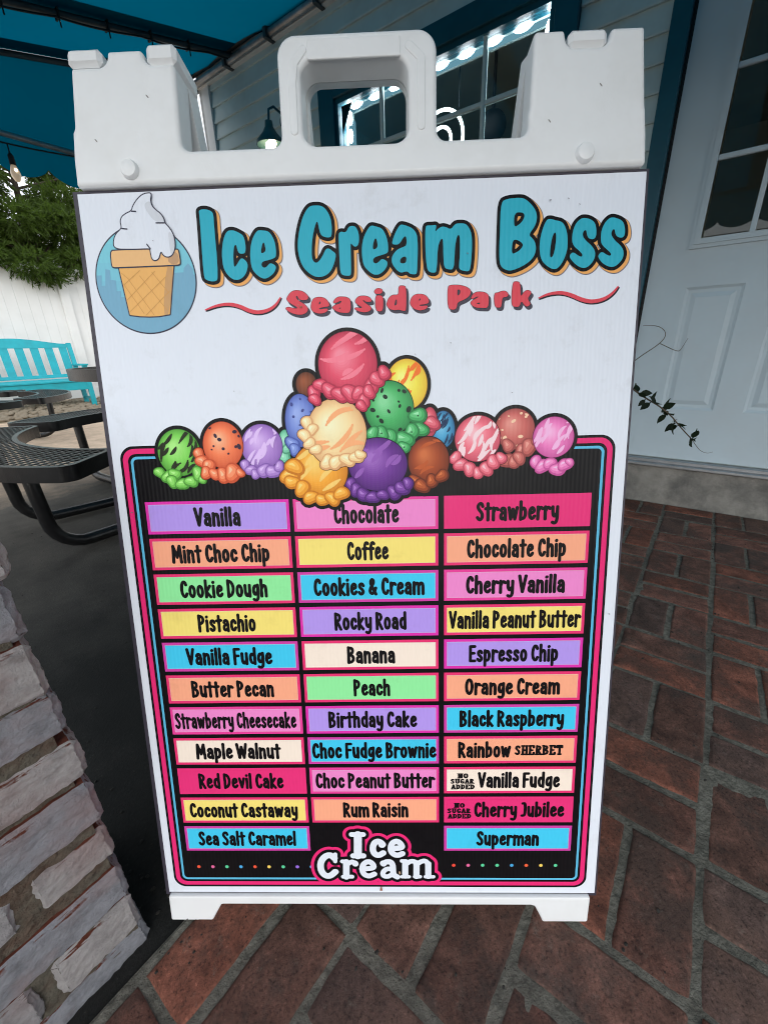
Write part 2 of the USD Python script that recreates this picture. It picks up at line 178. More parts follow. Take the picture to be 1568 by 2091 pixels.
# ------------------------------------------------------------------ materials
M = {}
M['asphalt'] = pbr('asphalt', (0.045, 0.047, 0.045), 0.9, 0.35, 240.0, 0.5, 300.0, dirt=(0.10, 0.095, 0.085), dscale=2.2, damt=0.5, spec=0.3)
M['mortar'] = pbr('mortar', (0.165, 0.16, 0.135), 0.95, 0.45, 60.0, 0.9, 160.0, spec=0.2, dirt=(0.07, 0.07, 0.06), dscale=5.0, damt=0.7)
def brickm(name, c, d, e):
    """Worn fired clay: mottled colour, dark stains, mortar smears and fine pits."""
    return mat(name, {
        'g': ('geometry', {}), 'oi': ('object_info', {}), 'n': ('noise_texture', {'scale': 17.0, 'detail': 10.0, 'roughness': 0.74, 'distortion': 0.6}), 'r': ('rgb_ramp', {'ramp': [(0.34, tuple(k * .45 for k in c)), (0.5, c), (0.64, tuple(k * 1.65 for k in c))]}),
        'n3': ('noise_texture', {'scale': 5.5, 'detail': 10.0, 'roughness': 0.72}), 'r3': ('rgb_ramp', {'ramp': [(0.47, (0, 0, 0)), (0.58, (.85,) * 3)]}), 'b3': ('rgb_to_bw', {}), 'm3': ('mix', {'color2': d}),
        'n5': ('noise_texture', {'scale': 34.0, 'detail': 10.0, 'roughness': 0.8}), 'r5': ('rgb_ramp', {'ramp': [(0.575, (0, 0, 0)), (0.66, (.6,) * 3)]}), 'b5': ('rgb_to_bw', {}), 'm5': ('mix', {'color2': e}),
        'n6': ('noise_texture', {'scale': 240.0, 'detail': 4.0, 'roughness': 0.7}), 'r6': ('rgb_ramp', {'ramp': [(0.33, (0.35,) * 3), (0.45, (0.95,) * 3), (0.62, (1.1,) * 3), (0.70, (1.9,) * 3)]}), 'm6': ('mix', {'mix_type': 'multiply', 'fac': 1.0}),
        'mr': ('map_range', {'to_min': .78, 'to_max': 1.22}), 'hv': ('hsv', {'saturation': 0.90}), 'p': ('principled_bsdf', {'roughness': .75, 'specular_ior_level': .3}),
        'n2': ('noise_texture', {'scale': 110.0, 'detail': 9.0, 'roughness': 0.75}), 'bp': ('bump', {'strength': 0.8, 'distance': 0.005})},
        [('g.position', 'n.vector'), ('g.position', 'n3.vector'), ('g.position', 'n5.vector'), ('g.position', 'n2.vector'), ('g.position', 'n6.vector'), ('n.fac', 'r.fac'), ('n3.fac', 'r3.fac'), ('r3.color', 'b3.color'), ('b3.val', 'm3.fac'), ('r.color', 'm3.color1'),
         ('n5.fac', 'r5.fac'), ('r5.color', 'b5.color'), ('b5.val', 'm5.fac'), ('m3.color', 'm5.color1'), ('m5.color', 'm6.color1'), ('n6.fac', 'r6.fac'), ('r6.color', 'm6.color2'), ('oi.random', 'mr.value'), ('mr.result', 'hv.value'), ('m6.color', 'hv.color'), ('hv.color', 'p.base_color'), ('n2.fac', 'bp.height'), ('bp.normal', 'p.normal')])
M['paver'] = [brickm('paver_%d' % i, c, d, (.15, .125, .10)) for i, (c, d) in enumerate([((0.145, 0.056, 0.037), (0.068, 0.041, 0.032)), ((0.092, 0.053, 0.043), (0.135, 0.072, 0.052)), ((0.180, 0.054, 0.028), (0.080, 0.039, 0.028)), ((0.122, 0.053, 0.036), (0.054, 0.040, 0.034))])]
M['plastic'] = pbr('white_plastic', (0.77, 0.785, 0.79), 0.42, 0.04, 6.0, 0.06, 420.0, dirt=(0.55, 0.54, 0.5), dscale=14.0, damt=0.22)
M['scuff'] = pbr('grey_scuff', (0.22, 0.21, 0.2), 0.7, 0.2, 40.0)
M['black_plastic'] = pbr('black_corrugated_plastic', (0.035, 0.03, 0.045), 0.5, 0.2, 40.0)
M['black_metal'] = pbr('black_coated_metal', (0.0045, 0.0045, 0.005), 0.24, 0.3, 30.0, 0.15, 160.0, dirt=(0.016, 0.016, 0.016), dscale=8.0, damt=0.4, spec=0.55)
M['teal_paint'] = pbr('teal_paint', (0.01, 0.36, 0.43), 0.45, 0.08, 12.0, 0.15, 90.0, dirt=(0.02, 0.25, 0.3), dscale=7.0, damt=0.5)
M['vinyl'] = pbr('white_vinyl', (0.78, 0.78, 0.77), 0.45, 0.03, 2.0, dirt=(0.6, 0.6, 0.57), dscale=3.0, damt=0.25)
M['siding'] = pbr('pale_siding', (0.62, 0.74, 0.73), 0.6, 0.05, 3.0, 0.15, 60.0, dirt=(0.42, 0.47, 0.45), dscale=5.0, damt=0.35, rand=0.03)
M['teal_trim'] = pbr('dark_teal_trim', (0.006, 0.085, 0.125), 0.4, 0.15, 8.0, 0.1, 80.0)
M['lamp_green'] = pbr('grey_green_enamel', (0.045, 0.13, 0.14), 0.4, 0.1, 10.0)
M['door'] = pbr('white_door_paint', (0.54, 0.645, 0.70), 0.42, 0.03, 2.5, 0.1, 50.0, dirt=(0.52, 0.55, 0.57), dscale=4.0, damt=0.3)
M['alu'] = pbr('aluminium', (0.55, 0.56, 0.57), 0.38, 0.1, 30.0, metallic=0.9)
M['grey_steel'] = pbr('grey_steel_tube', (0.35, 0.36, 0.37), 0.4, 0.2, 14.0, metallic=0.6, dirt=(0.12, 0.1, 0.09), dscale=9.0, damt=0.6)
M['dark_steel'] = pbr('dark_steel_tube', (0.05, 0.06, 0.065), 0.5, 0.2, 14.0)
M['concrete'] = pbr('stained_concrete', (0.26, 0.25, 0.225), 0.9, 0.2, 18.0, 0.5, 70.0, dirt=(0.06, 0.06, 0.06), dscale=5.5, damt=0.8)
M['rubber'] = pbr('black_rubber', (0.012, 0.012, 0.013), 0.6, 0.2, 30.0)
M['room'] = pbr('room_paint', (0.60, 0.57, 0.49), 0.8, 0.1, 2.0)
M['room_dark'] = pbr('dark_fitting', (0.015, 0.016, 0.02), 0.7, 0.1, 2.0)
M['soil'] = pbr('soil', (0.07, 0.055, 0.04), 0.95, 0.3, 30.0, 0.6, 80.0)
# patio ground: dark asphalt near the awning, sandy concrete further out (its own colour, from place to place)
M['ground'] = mat('worn_asphalt', {
    'g': ('geometry', {}), 'x': ('separate_xyz', {}), 'n': ('noise_texture', {'scale': 170.0, 'detail': 5.0, 'roughness': 0.75}), 'big': ('noise_texture', {'scale': 1.7, 'detail': 9.0, 'roughness': 0.68}),
    'r': ('rgb_ramp', {'ramp': [(0.32, (0.5, 0.5, 0.5)), (0.6, (1, 1, 1)), (0.645, (1.15, 1.15, 1.15)), (0.70, (4.5, 4.5, 4.3))]}),
    'a': ('math', {'math_type': 'multiply_add', 'value2': 3.0, 'value3': -1.5}), 'y': ('math', {'math_type': 'add'}), 'mr': ('map_range', {'from_min': 0.0, 'from_max': 6.0, 'to_min': 0.0, 'to_max': 1.0, 'clamp': True}),
    'far': ('rgb_ramp', {'ramp': [(0.16, (0.014, 0.0145, 0.0135)), (0.27, (0.042, 0.041, 0.037)), (0.48, (0.085, 0.080, 0.070)), (0.62, (0.30, 0.235, 0.175)), (0.74, (0.56, 0.44, 0.33))]}),
    'sp': ('mix', {'mix_type': 'multiply', 'fac': 1.0}), 'lessn': ('mix', {'color2': (1, 1, 1)}), 'n2': ('noise_texture', {'scale': 7.0, 'detail': 9.0, 'roughness': 0.7}), 'r2': ('rgb_ramp', {'ramp': [(0.3, (0.7, 0.7, 0.7)), (0.7, (1.25, 1.22, 1.2))]}), 'sp2': ('mix', {'mix_type': 'multiply', 'fac': 1.0}),
    'p': ('principled_bsdf', {'roughness': 0.9, 'specular_ior_level': 0.3}), 'bp': ('bump', {'strength': 0.6, 'distance': 0.004})},
    [('g.position', 'n.vector'), ('g.position', 'big.vector'), ('g.position', 'x.vector'), ('g.position', 'n2.vector'), ('big.fac', 'a.value1'), ('x.y', 'y.value1'), ('a.value', 'y.value2'), ('y.value', 'mr.value'), ('mr.result', 'far.fac'),
     ('n.fac', 'r.fac'), ('r.color', 'lessn.color1'), ('mr.result', 'lessn.fac'), ('far.color', 'sp.color1'), ('lessn.color', 'sp.color2'), ('n2.fac', 'r2.fac'), ('sp.color', 'sp2.color1'), ('r2.color', 'sp2.color2'), ('sp2.color', 'p.base_color'), ('n.fac', 'bp.height'), ('bp.normal', 'p.normal')])
# whitewash over red brick: bare brick shows on the undersides, the tops and in chips
def whitewash(name, c, edge=0.80):
    return mat(name, {
        'g': ('geometry', {}), 'n': ('noise_texture', {'scale': 38.0, 'detail': 8.0, 'roughness': 0.7}), 'n2': ('noise_texture', {'scale': 9.0, 'detail': 6.0, 'roughness': 0.6}),
        'w': ('rgb_ramp', {'ramp': [(0.25, tuple(k * 0.55 for k in c)), (0.5, c), (0.75, tuple(min(.8, k * 1.25) for k in c))]}), 'pink': ('mix', {'color2': (0.30, 0.20, 0.19)}), 'pr': ('rgb_ramp', {'ramp': [(0.5, (0, 0, 0)), (0.72, (0.75,) * 3)]}), 'pb': ('rgb_to_bw', {}),
        'nn': ('separate_xyz', {}), 'ab': ('math', {'math_type': 'absolute'}), 'add': ('math', {'math_type': 'multiply_add', 'value2': 0.9, 'value3': -0.45}), 's': ('math', {'math_type': 'add'}),
        'mr': ('map_range', {'from_min': edge, 'from_max': edge + 0.12, 'clamp': True}), 'm': ('mix', {'color2': (0.13, 0.035, 0.02)}),
        'p': ('principled_bsdf', {'roughness': 0.85, 'specular_ior_level': 0.3}), 'bp': ('bump', {'strength': 1.0, 'distance': 0.006}), 'n4': ('noise_texture', {'scale': 190.0, 'detail': 9.0, 'roughness': 0.72})},
        [('g.position', 'n.vector'), ('g.position', 'n2.vector'), ('g.position', 'n4.vector'), ('n.fac', 'w.fac'), ('n2.fac', 'pr.fac'), ('pr.color', 'pb.color'), ('pb.val', 'pink.fac'), ('w.color', 'pink.color1'), ('g.normal', 'nn.vector'), ('nn.z', 'ab.value1'),
         ('n.fac', 'add.value1'), ('ab.value', 's.value1'), ('add.value', 's.value2'), ('s.value', 'mr.value'), ('mr.result', 'm.fac'), ('pink.color', 'm.color1'), ('m.color', 'p.base_color'), ('n4.fac', 'bp.height'), ('bp.normal', 'p.normal')])
M['wash'] = [whitewash('whitewashed_brick_%d' % i, c) for i, c in enumerate([(0.34, 0.33, 0.335), (0.27, 0.275, 0.30), (0.37, 0.35, 0.345)])]
M['old_mortar'] = pbr('old_mortar', (0.125, 0.112, 0.088), 0.95, 0.35, 90.0, 1.0, 160.0, dirt=(0.10, 0.035, 0.02), dscale=22.0, damt=0.6, spec=0.2)
def cloth(name, col, tl):
    """Awning fabric: daylight comes through it."""
    return mat(name, {'g': ('geometry', {}), 'n': ('noise_texture', {'scale': 2.5, 'detail': 6.0}), 'r': ('rgb_ramp', {'ramp': [(0.3, tuple(c * 0.85 for c in col)), (0.7, tuple(c * 1.12 for c in col))]}),
                      'd': ('diffuse_bsdf', {}), 't': ('translucent_bsdf', {'color': tl}), 'm': ('mix_closure', {'fac': 0.5})},
               [('g.position', 'n.vector'), ('n.fac', 'r.fac'), ('r.color', 'd.color'), ('d.BSDF', 'm.closure1'), ('t.BSDF', 'm.closure2')], surface='m.closure')
M['canvas'] = cloth('teal_awning_canvas', (0.003, 0.16, 0.26), (0.0, 0.080, 0.135))
M['canvas_seam'] = cloth('teal_awning_seam', (0.003, 0.11, 0.16), (0.0, 0.05, 0.075))
def pane(name, tint, rough=0.0):
    return mat(name, {'t': ('transparent_bsdf', {'color': tint}), 'gl': ('glossy_bsdf', {'color': (1, 1, 1), 'roughness': rough}), 'f': ('fresnel', {'IOR': 1.42}), 'm': ('mix_closure', {})},
               [('f.fac', 'm.fac'), ('t.BSDF', 'm.closure1'), ('gl.BSDF', 'm.closure2')], surface='m.closure')
M['glass'] = pane('window_glass', (0.85, 0.9, 0.9))
M['door_glass'] = pane('door_glass', (0.80, 0.82, 0.80))
M['led'] = glow('cold_white_led', (0.85, 0.95, 1.0), 26.0)
M['led_track'] = glow('led_glow_strip', (0.30, 0.60, 0.75), 0.35)
M['neon'] = glow('white_neon', (0.9, 0.97, 1.0), 4.0)
M['bulb'] = glow('warm_bulb', (1.0, 0.78, 0.48), 6.0)
M['bulb_glass'] = mat('frosted_bulb', {'p': ('principled_bsdf', {'base_color': (0.7, 0.66, 0.6), 'roughness': 0.25, 'emission_color': (1.0, 0.7, 0.4), 'emission_strength': 0.12})})
def leafm(name, col):
    return mat(name, {'oi': ('geometry', {}), 'r': ('rgb_ramp', {'ramp': [(0.0, tuple(c * 0.45 for c in col)), (0.6, col), (1.0, tuple(c * 1.9 for c in col))]}), 'd': ('principled_bsdf', {'roughness': 0.6, 'specular_ior_level': 0.3}), 't': ('translucent_bsdf', {'color': tuple(c * 1.3 for c in col)}), 'm': ('mix_closure', {'fac': 0.3})},
               [('oi.random_per_island', 'r.fac'), ('r.color', 'd.base_color'), ('d.BSDF', 'm.closure1'), ('t.BSDF', 'm.closure2')], surface='m.closure')
M['needles'] = leafm('conifer_foliage', (0.095, 0.165, 0.02))
M['vine_leaf'] = leafm('vine_leaf', (0.02, 0.04, 0.018))
M['bark'] = pbr('bark', (0.08, 0.06, 0.045), 0.9, 0.3, 30.0, 0.8, 50.0)
M['twig'] = pbr('twig', (0.10, 0.075, 0.05), 0.8, 0.2, 40.0)
M['stone'] = pbr('beige_stone', (0.42, 0.35, 0.26), 0.85, 0.3, 14.0, 0.3, 60.0)
# one ink for all the print: colour per mesh, with the fine upright ribs of the corrugated sheet
M['ink'] = mat('printed_ink', {
    'a': ('attribute', {'attribute': 'pcol'}), 'tc': ('texture_coordinate', {}), 'w': ('wave_texture', {'wave_type': 'bands', 'bands_direction': 'x', 'profile': 'sine', 'scale': 64.0, 'distortion': 0.35, 'detail': 1.0, 'detail_scale': 2.0}),
    'nb': ('noise_texture', {'scale': 3.0, 'detail': 2.0}), 'ad': ('math', {'math_type': 'multiply_add', 'value2': 1.0}), 'sc': ('math', {'math_type': 'multiply', 'value2': 1.6}),
    'n': ('noise_texture', {'scale': 26.0, 'detail': 7.0, 'roughness': 0.7}), 'rr': ('map_range', {'from_min': 0.3, 'from_max': 0.75, 'to_min': 0.30, 'to_max': 0.46}),
    'dr': ('rgb_ramp', {'ramp': [(0.55, (1, 1, 1)), (0.78, (0.88, 0.87, 0.85))]}), 'mu': ('mix', {'mix_type': 'multiply', 'fac': 1.0}),
    'bp': ('bump', {'strength': 0.12, 'distance': 0.0012}), 'p': ('principled_bsdf', {'specular_ior_level': 0.15})},
    [('tc.object', 'w.vector'), ('tc.object', 'n.vector'), ('tc.object', 'nb.vector'), ('nb.fac', 'sc.value1'), ('w.fac', 'ad.value1'), ('sc.value', 'ad.value3'), ('n.fac', 'rr.value'), ('rr.result', 'p.roughness'), ('n.fac', 'dr.fac'),
     ('a.color', 'mu.color1'), ('dr.color', 'mu.color2'), ('mu.color', 'p.base_color'), ('ad.value', 'bp.height'), ('bp.normal', 'p.normal')])

# ------------------------------------------------------------------ ground
G = []
ground = obj('ground', (np.array([[-60, -60, -0.006], [60, -60, -0.006], [60, 60, -0.006], [-60, 60, -0.006]], float), np.array([[0, 1, 2], [0, 2, 3]])), M['ground'], kind='structure', label='dark worn asphalt turning to sandy concrete by the fence')
# brick paving in a basket weave: squares of two bricks, turned in turn, in a mortar bed
PX, PY, PITCHB = 0.020, -0.140, 0.1945
i0, i1, j0, j1 = -2, 12, -7, 3
bed_x0, bed_x1, bed_y0, bed_y1 = PX + i0 * PITCHB, 2.345, PY + j0 * PITCHB, PY + j1 * PITCHB + 0.004
nx, ny = 260, 190
gx, gy = np.meshgrid(np.linspace(bed_x0, bed_x1, nx), np.linspace(bed_y0, bed_y1, ny), indexing='ij')
pp = np.stack([gx, gy, 0 * gx], -1).reshape(-1, 3)
pp[:, 2] = -0.0012 + 0.0035 * (meshkit.fbm(pp * 45.0, 3, 5) - 0.5)
paving = obj('brick_paving', (pp, np.array(quads(pp, nx, ny))), M['mortar'], kind='structure', label='old red brick paving laid in basket weave pairs')
obj('bed_edge', [bx(bed_x0, bed_x1, bed_y1 - 0.002, bed_y1 + 0.004, -0.02, -0.003), bx(bed_x0, bed_x1, bed_y0 - 0.004, bed_y0 + 0.002, -0.02, -0.003)], M['mortar'], paving)
def paver(x0, x1, y0, y1, seed):
    """One worn brick: rounded, slightly tilted top with a bumpy face."""
    rr = np.random.default_rng(seed)
    gp = 0.0050
    x0 += gp + rr.uniform(-.002, .003); x1 -= gp + rr.uniform(-.002, .003); y0 += gp + rr.uniform(-.002, .003); y1 -= gp + rr.uniform(-.002, .003)
    n, m = (9, 6) if x1 - x0 > y1 - y0 else (6, 9)
    e = lambda k: np.r_[0, 0.025, np.linspace(0.07, 0.93, k - 4), 0.975, 1] if k > 4 else np.linspace(0, 1, k)
    u, v = np.meshgrid(e(n), e(m), indexing='ij')
    q = np.stack([x0 + u * (x1 - x0), y0 + v * (y1 - y0), 0 * u], -1).reshape(-1, 3)
    edge = np.minimum(np.minimum(q[:, 0] - x0, x1 - q[:, 0]), np.minimum(q[:, 1] - y0, y1 - q[:, 1]))
    q[:, 2] = 0.0028 - 0.0045 * np.exp(-edge / 0.0035) + 0.003 * (meshkit.fbm(q * 30 + seed, 3, seed % 97) - 0.5) + rr.uniform(-.006, .006) * u.ravel() * .4 + rr.uniform(-.004, .004) * v.ravel() * .4
    nz = 0.006 * (meshkit.noise(q * 40 + 7 * seed, 3) - 0.5); q[:, 0] += nz * (edge < 0.001); q[:, 1] += 0.006 * (meshkit.noise(q * 40 + 3 * seed, 9) - 0.5) * (edge < 0.001)
    F = quads(q, n, m)
    rim = [i * m for i in range(n)] + [(n - 1) * m + j for j in range(1, m)] + [i * m + m - 1 for i in range(n - 2, -1, -1)] + [j for j in range(m - 2, 0, -1)]
    low = q[rim].copy(); low[:, 2] = -0.012; b = len(q); k = len(rim)
    for a in range(k):
        c = (a + 1) % k; F += [(rim[a], b + a, b + c), (rim[a], b + c, rim[c])]
    return np.vstack([q, low]), np.array(F)
seed = 1
for i in range(i0, i1):
    for j in range(j0, j1):
        x0, x1, y0, y1 = PX + i * PITCHB, min(PX + (i + 1) * PITCHB, 2.342), PY + j * PITCHB, PY + (j + 1) * PITCHB
        if x1 - x0 < 0.05: continue
        if (i + j) % 2 == 0: cells = [(x0, x1, y0, (y0 + y1) / 2), (x0, x1, (y0 + y1) / 2, y1)]
        else: cells = [(x0, (x0 + x1) / 2, y0, y1), ((x0 + x1) / 2, x1, y0, y1)]
        for c in cells:
            seed += 1
            obj('brick', paver(*c, seed), M['paver'][int(R.choice(4, p=[.34, .24, .18, .24]))], paving, smooth=40)

V, F, n = [], [], 0
ico0 = trimesh.creation.icosphere(0, 1.0)
for _ in range(900):
    t = R.uniform()
    if t < .45: x, y = R.uniform(-.3, 2.3), R.uniform(-.9, .44)
    elif t < .7: x, y = R.uniform(.0, 2.2), PY + PITCHB * int(R.integers(-4, 4)) + R.normal() * .012
    elif t < .85: x, y = R.uniform(.03, .5), R.uniform(.40, .62)
    else: x, y = R.uniform(.0, 1.2), R.uniform(.46, 2.4)
    r = R.uniform(.0008, .0030); v = ico0.vertices * r * R.uniform(.6, 1.3, (12, 1)) * [1.3, 1, .7] + [x, y, (.003 if y < .446 else -.006) + r * .4]
    V.append(v); F.append(ico0.faces + n); n += 12
M['grit'] = mat('grit', {'g': ('geometry', {}), 'r': ('rgb_ramp', {'ramp': [(0, (.02, .018, .015)), (.5, (.12, .10, .08)), (1, (.42, .39, .34))]}), 'p': ('principled_bsdf', {'roughness': .9})}, [('g.random_per_island', 'r.fac'), ('r.color', 'p.base_color')])
obj('grit', (np.vstack(V), np.vstack(F)), M['grit'], kind='stuff', label='fine loose grit scattered over the brick paving and asphalt')

# ------------------------------------------------------------------ whitewashed brick wall at the left
wall = thing('brick_wall', 'low whitewashed brick wall with deep rough joints in the left foreground', 'wall')
cg = np.stack(np.meshgrid(np.linspace(-.80, .040, 90), np.linspace(-.01, .70, 80), indexing='ij'), -1).reshape(-1, 2)
mv = np.c_[cg[:, 0], 0.4795 - .008 * (meshkit.fbm(np.c_[cg * 60, 0 * cg[:, :1]], 4, 8) - .5), cg[:, 1]]
obj('mortar_core', [trimesh.Trimesh(mv, np.array(quads(mv, 90, 80))[:, ::-1], process=False), bx(-0.80, 0.040, 0.487, 0.665, -0.01, 0.70)], M['old_mortar'], wall)
def rough_brick(x0, x1, y0, y1, z0, z1, seed):
    b = cbx(x0, x1, y0, y1, z0, z1, 0.006)
    b = b.subdivide_to_size(0.0085)
    v = np.array(b.vertices); c = v.mean(0); h = np.array([x1 - x0, y1 - y0, z1 - z0]) / 2
    d = (v - c) / h
    n = meshkit.fbm(v * 60.0 + seed * 3.1, 4, seed) - 0.5; n2 = meshkit.fbm(v * 170.0 + seed, 3, seed + 5) - 0.5
    far = np.abs(d) ** 6
    corner = np.clip((np.sort(np.abs(d), axis=1)[:, 1] - 0.72) / 0.28, 0, 1) ** 2
    v -= (v - c) / np.linalg.norm(v - c, axis=1, keepdims=True) * (corner * 0.0015)[:, None]
    for k in range(3):
        v[:, k] += np.sign(d[:, k]) * far[:, k] * (n * (0.004 if k == 1 else 0.0055) + n2 * 0.0045)
    b.vertices = v
    return b
COURSES = [(-0.020, 0.030), (0.040, 0.096), (0.106, 0.158), (0.182, 0.232), (0.252, 0.311), (0.322, 0.371), (0.390, 0.438), (0.447, 0.503), (0.511, 0.566), (0.574, 0.628), (0.637, 0.690)]
RIGHT = [0.049, 0.046, 0.048, 0.051, 0.054, 0.057, 0.055, 0.052, 0.053, 0.061, 0.060]
FIRST = [0.205, 0.090, 0.200, 0.078, 0.198, 0.150, 0.205, 0.100, 0.200, 0.105, 0.2]
k = 0
for (z0, z1), xr, w in zip(COURSES, RIGHT, FIRST):
    x = xr
    while x > -0.76:
        k += 1
        dy = R.uniform(-.004, .004)
        zz0, zz1 = z0 - .0025 + R.uniform(-.002, .002), z1 + .003 + R.uniform(-.002, .002)
        depth = 0.095
        obj('brick', rough_brick(x - w, x, 0.473 + dy, 0.473 + depth, zz0, zz1, k), M['wash'][k % 3], wall, smooth=50)
        if x == xr:   # the wall's end, behind
            obj('brick', rough_brick(0.03 - 0.09 if w > .15 else -.06, xr - .001, 0.473 + depth + 0.012, 0.68, zz0, zz1, k + 400), M['wash'][(k + 1) % 3], wall, smooth=50)
        x -= w + R.uniform(.013, .02); w = R.uniform(0.185, 0.205)

# ------------------------------------------------------------------ the folding sign
SIGN_X, SIGN_Y, TILT, V0, SZ = 0.2559, 0.2253, 0.2123, 0.0332, 0.988
_u = camera_axes()[0]
SIGN_DIR = None
# across the face: the picture's sideways direction on the ground, turned by -0.0271
_a = -0.02715
_bx = np.array([[math.sin(PSI), math.cos(PSI)], [-math.cos(PSI), math.sin(PSI)]]) @ np.array([math.cos(_a), math.sin(_a)])
SIGN_ROT = math.degrees(math.atan2(_bx[1], _bx[0]))
sign = thing('folding_sign', 'white plastic folding sidewalk sign with a colourful ice cream flavour menu', 'sign', (SIGN_X, SIGN_Y, 0.0), SIGN_ROT)
HINGE = 0.2425
def leaf(v):
    """(across, up the slope from the panel's foot, out of the face) -> the sign's own x, y, z."""
    v = np.asarray(v, float); s, c = math.sin(TILT), math.cos(TILT); up = v[:, 1] + V0
    return np.c_[v[:, 0], up * s - v[:, 2] * c, up * c + v[:, 2] * s] * SZ + [0, 0, 0.0091]
def on_leaf(m, rear=False):
    m = m.copy(); v = leaf(m.vertices)
    if rear: v[:, 1] = 2 * HINGE * SZ - v[:, 1]
    m.vertices = v
    if rear: m.invert()
    return m
def rounded_slab(g, w0, w1, r=0.0035):
    """A prism whose front edges are rolled over: rings offset along the outline's normals."""
    L = []
    for q in polys(g):
        loops = [q.exterior] + list(q.interiors); prof = [(0.0, w0), (0.0, w1 - r)] + [(r * (1 - math.cos(t)), w1 - r + r * math.sin(t)) for t in (.4, .8, 1.2, math.pi / 2)]
        V, F, n, caps = [], [], 0, []
        for k, l in enumerate(loops):
            l = shapely.segmentize(l, .006); p = np.array(l.coords[:-1])
            if (l.is_ccw) != (k == 0): p = p[::-1]
            e = np.roll(p, -1, 0) - p; e /= np.linalg.norm(e, axis=1, keepdims=True); nr = np.c_[-e[:, 1], e[:, 0]]; nv = nr + np.roll(nr, 1, 0); nv /= np.maximum(.6, np.linalg.norm(nv, axis=1, keepdims=True)); m = len(p)
            for o, w in prof: V.append(np.c_[p + nv * o, np.full(m, w)])
            for a in range(len(prof) - 1):
                i = np.arange(m); j = (i + 1) % m; A, Bq = n + a * m, n + (a + 1) * m
                F += [np.c_[A + i, A + j, Bq + j], np.c_[A + i, Bq + j, Bq + i]]
            caps.append(p + nv * prof[-1][0]); n += m * len(prof)
        front = Polygon(caps[0], caps[1:]).buffer(0)
        v, f = flat(front); V.append(np.c_[v, np.full(len(v), w1)]); F.append(f + n); n += len(v)
        v, f = flat(q); V.append(np.c_[v, np.full(len(v), w0)]); F.append(f[:, ::-1] + n)
        L.append(trimesh.Trimesh(np.vstack(V), np.vstack(F), process=False))
    return cat(L)
def soft(pts, r=0.006):
    g = Polygon(np.array(pts) / 1000.0)
    return g.buffer(-r).buffer(2 * r).buffer(-r)
def soft_box(x0, x1, y0, y1, r): return sbox((x0 + r) / 1000, (y0 + r) / 1000, (x1 - r) / 1000, (y1 - r) / 1000).buffer(r / 1000, 10)
body = Polygon([(-.300, .9145), (.300, .9145), (.2985, .940), (.296, .966), (-.297, .966), (-.2995, .940)])
left = unary_union([Polygon([(-.297, .94), (-.183, .94), (-.182, 1.024), (-.290, 1.024)]), soft_box(-251, -214, 1000, 1037.5, 4)])
right = Polygon([(.178, .94), (.2975, .94), (.2895, 1.0365), (.2575, 1.0365), (.2535, 1.021), (.2145, 1.021), (.211, 1.0365), (.1815, 1.0365)])
head = unary_union([body.difference(sbox(-.183, .945, .178, .97)), left.buffer(-.002).buffer(.002), right.buffer(-.002).buffer(.002), soft_box(-77, 84.5, 930, 1044, 19)])
head = head.buffer(.010, 8).buffer(-.010, 8).buffer(-.0035, 6).buffer(.0035, 6)
head = head.difference(unary_union([soft_box(-54, 55.5, 944.5, 1021, 15)]))
band = soft([(-304, -42.6), (-243, -42.6), (-238, -33), (-228, -15), (-224, -14.2), (214, -14.2), (220, -16), (228, -33), (232, -42.6), (295, -42.6), (297, -1), (-304, -1)], 0.003)
back = sbox(-.292, -.008, .292, .95)
for rear in (False, True):
    obj('sign_head', on_leaf(rounded_slab(head, -0.020, 0.008, .0045), rear), M['plastic'], sign, smooth=35)
    obj('foot_rail', on_leaf(rounded_slab(band, -0.030, 0.006, .0025), rear), M['plastic'], sign, smooth=35)
    obj('leaf_panel', on_leaf(extr(back, -0.028, -0.0045), rear), M['plastic'], sign)
    obj('panel_backing', on_leaf(bx(-.310, .3075, -.0042, .9142, -.004, 0.0), rear), M['black_plastic'], sign)
    for u, v in ((-.239, .928), (.236, .926)):
        b = lathe([(0, 0), (.0095, 0), (.0092, .003), (.0078, .0055), (.004, .0064), (0, .0066)], 20); b.apply_translation([u, v, .0075]); obj('rivet', on_leaf(b, rear), M['plastic'], sign, smooth=40)
# hinge knuckles of the rear leaf that lap over the front one, and the recess of the handle
for u0, u1, v0, v1 in ((-.293, -.257, 1.025, 1.041), (-.211, -.180, 1.024, 1.0425), (.2155, .2535, 1.0215, 1.037)):
    obj('hinge_tab', on_leaf(cbx(u0, u1, v0, v1, -.045, .0085, .004)), M['plastic'], sign)
grip = sbox(-.044, 1.022, .046, 1.036).buffer(.002)
obj('handle_grip', on_leaf(rounded_slab(grip, .007, .0092, .0012)), M['plastic'], sign)
for s, u in ((-1, -.0625), (1, .0685)):
    lip = LineString([(u, .958), (u, 1.0), (u * 0.98 + .0015, 1.018), (u - s * .012, 1.029)]).buffer(.0042)
    obj('handle_lip', on_leaf(rounded_slab(lip, .007, .0092, .0012)), M['plastic'], sign)
for u, v in ((-.213, .995), (-.272, .957), (.249, .987), (.199, .957)):
    nick = Point(u, v).buffer(.0010); obj('scuff', on_leaf(extr(affinity.rotate(affinity.scale(nick, .6, 2.0), 40), .0079, .0081)), M['scuff'], sign)

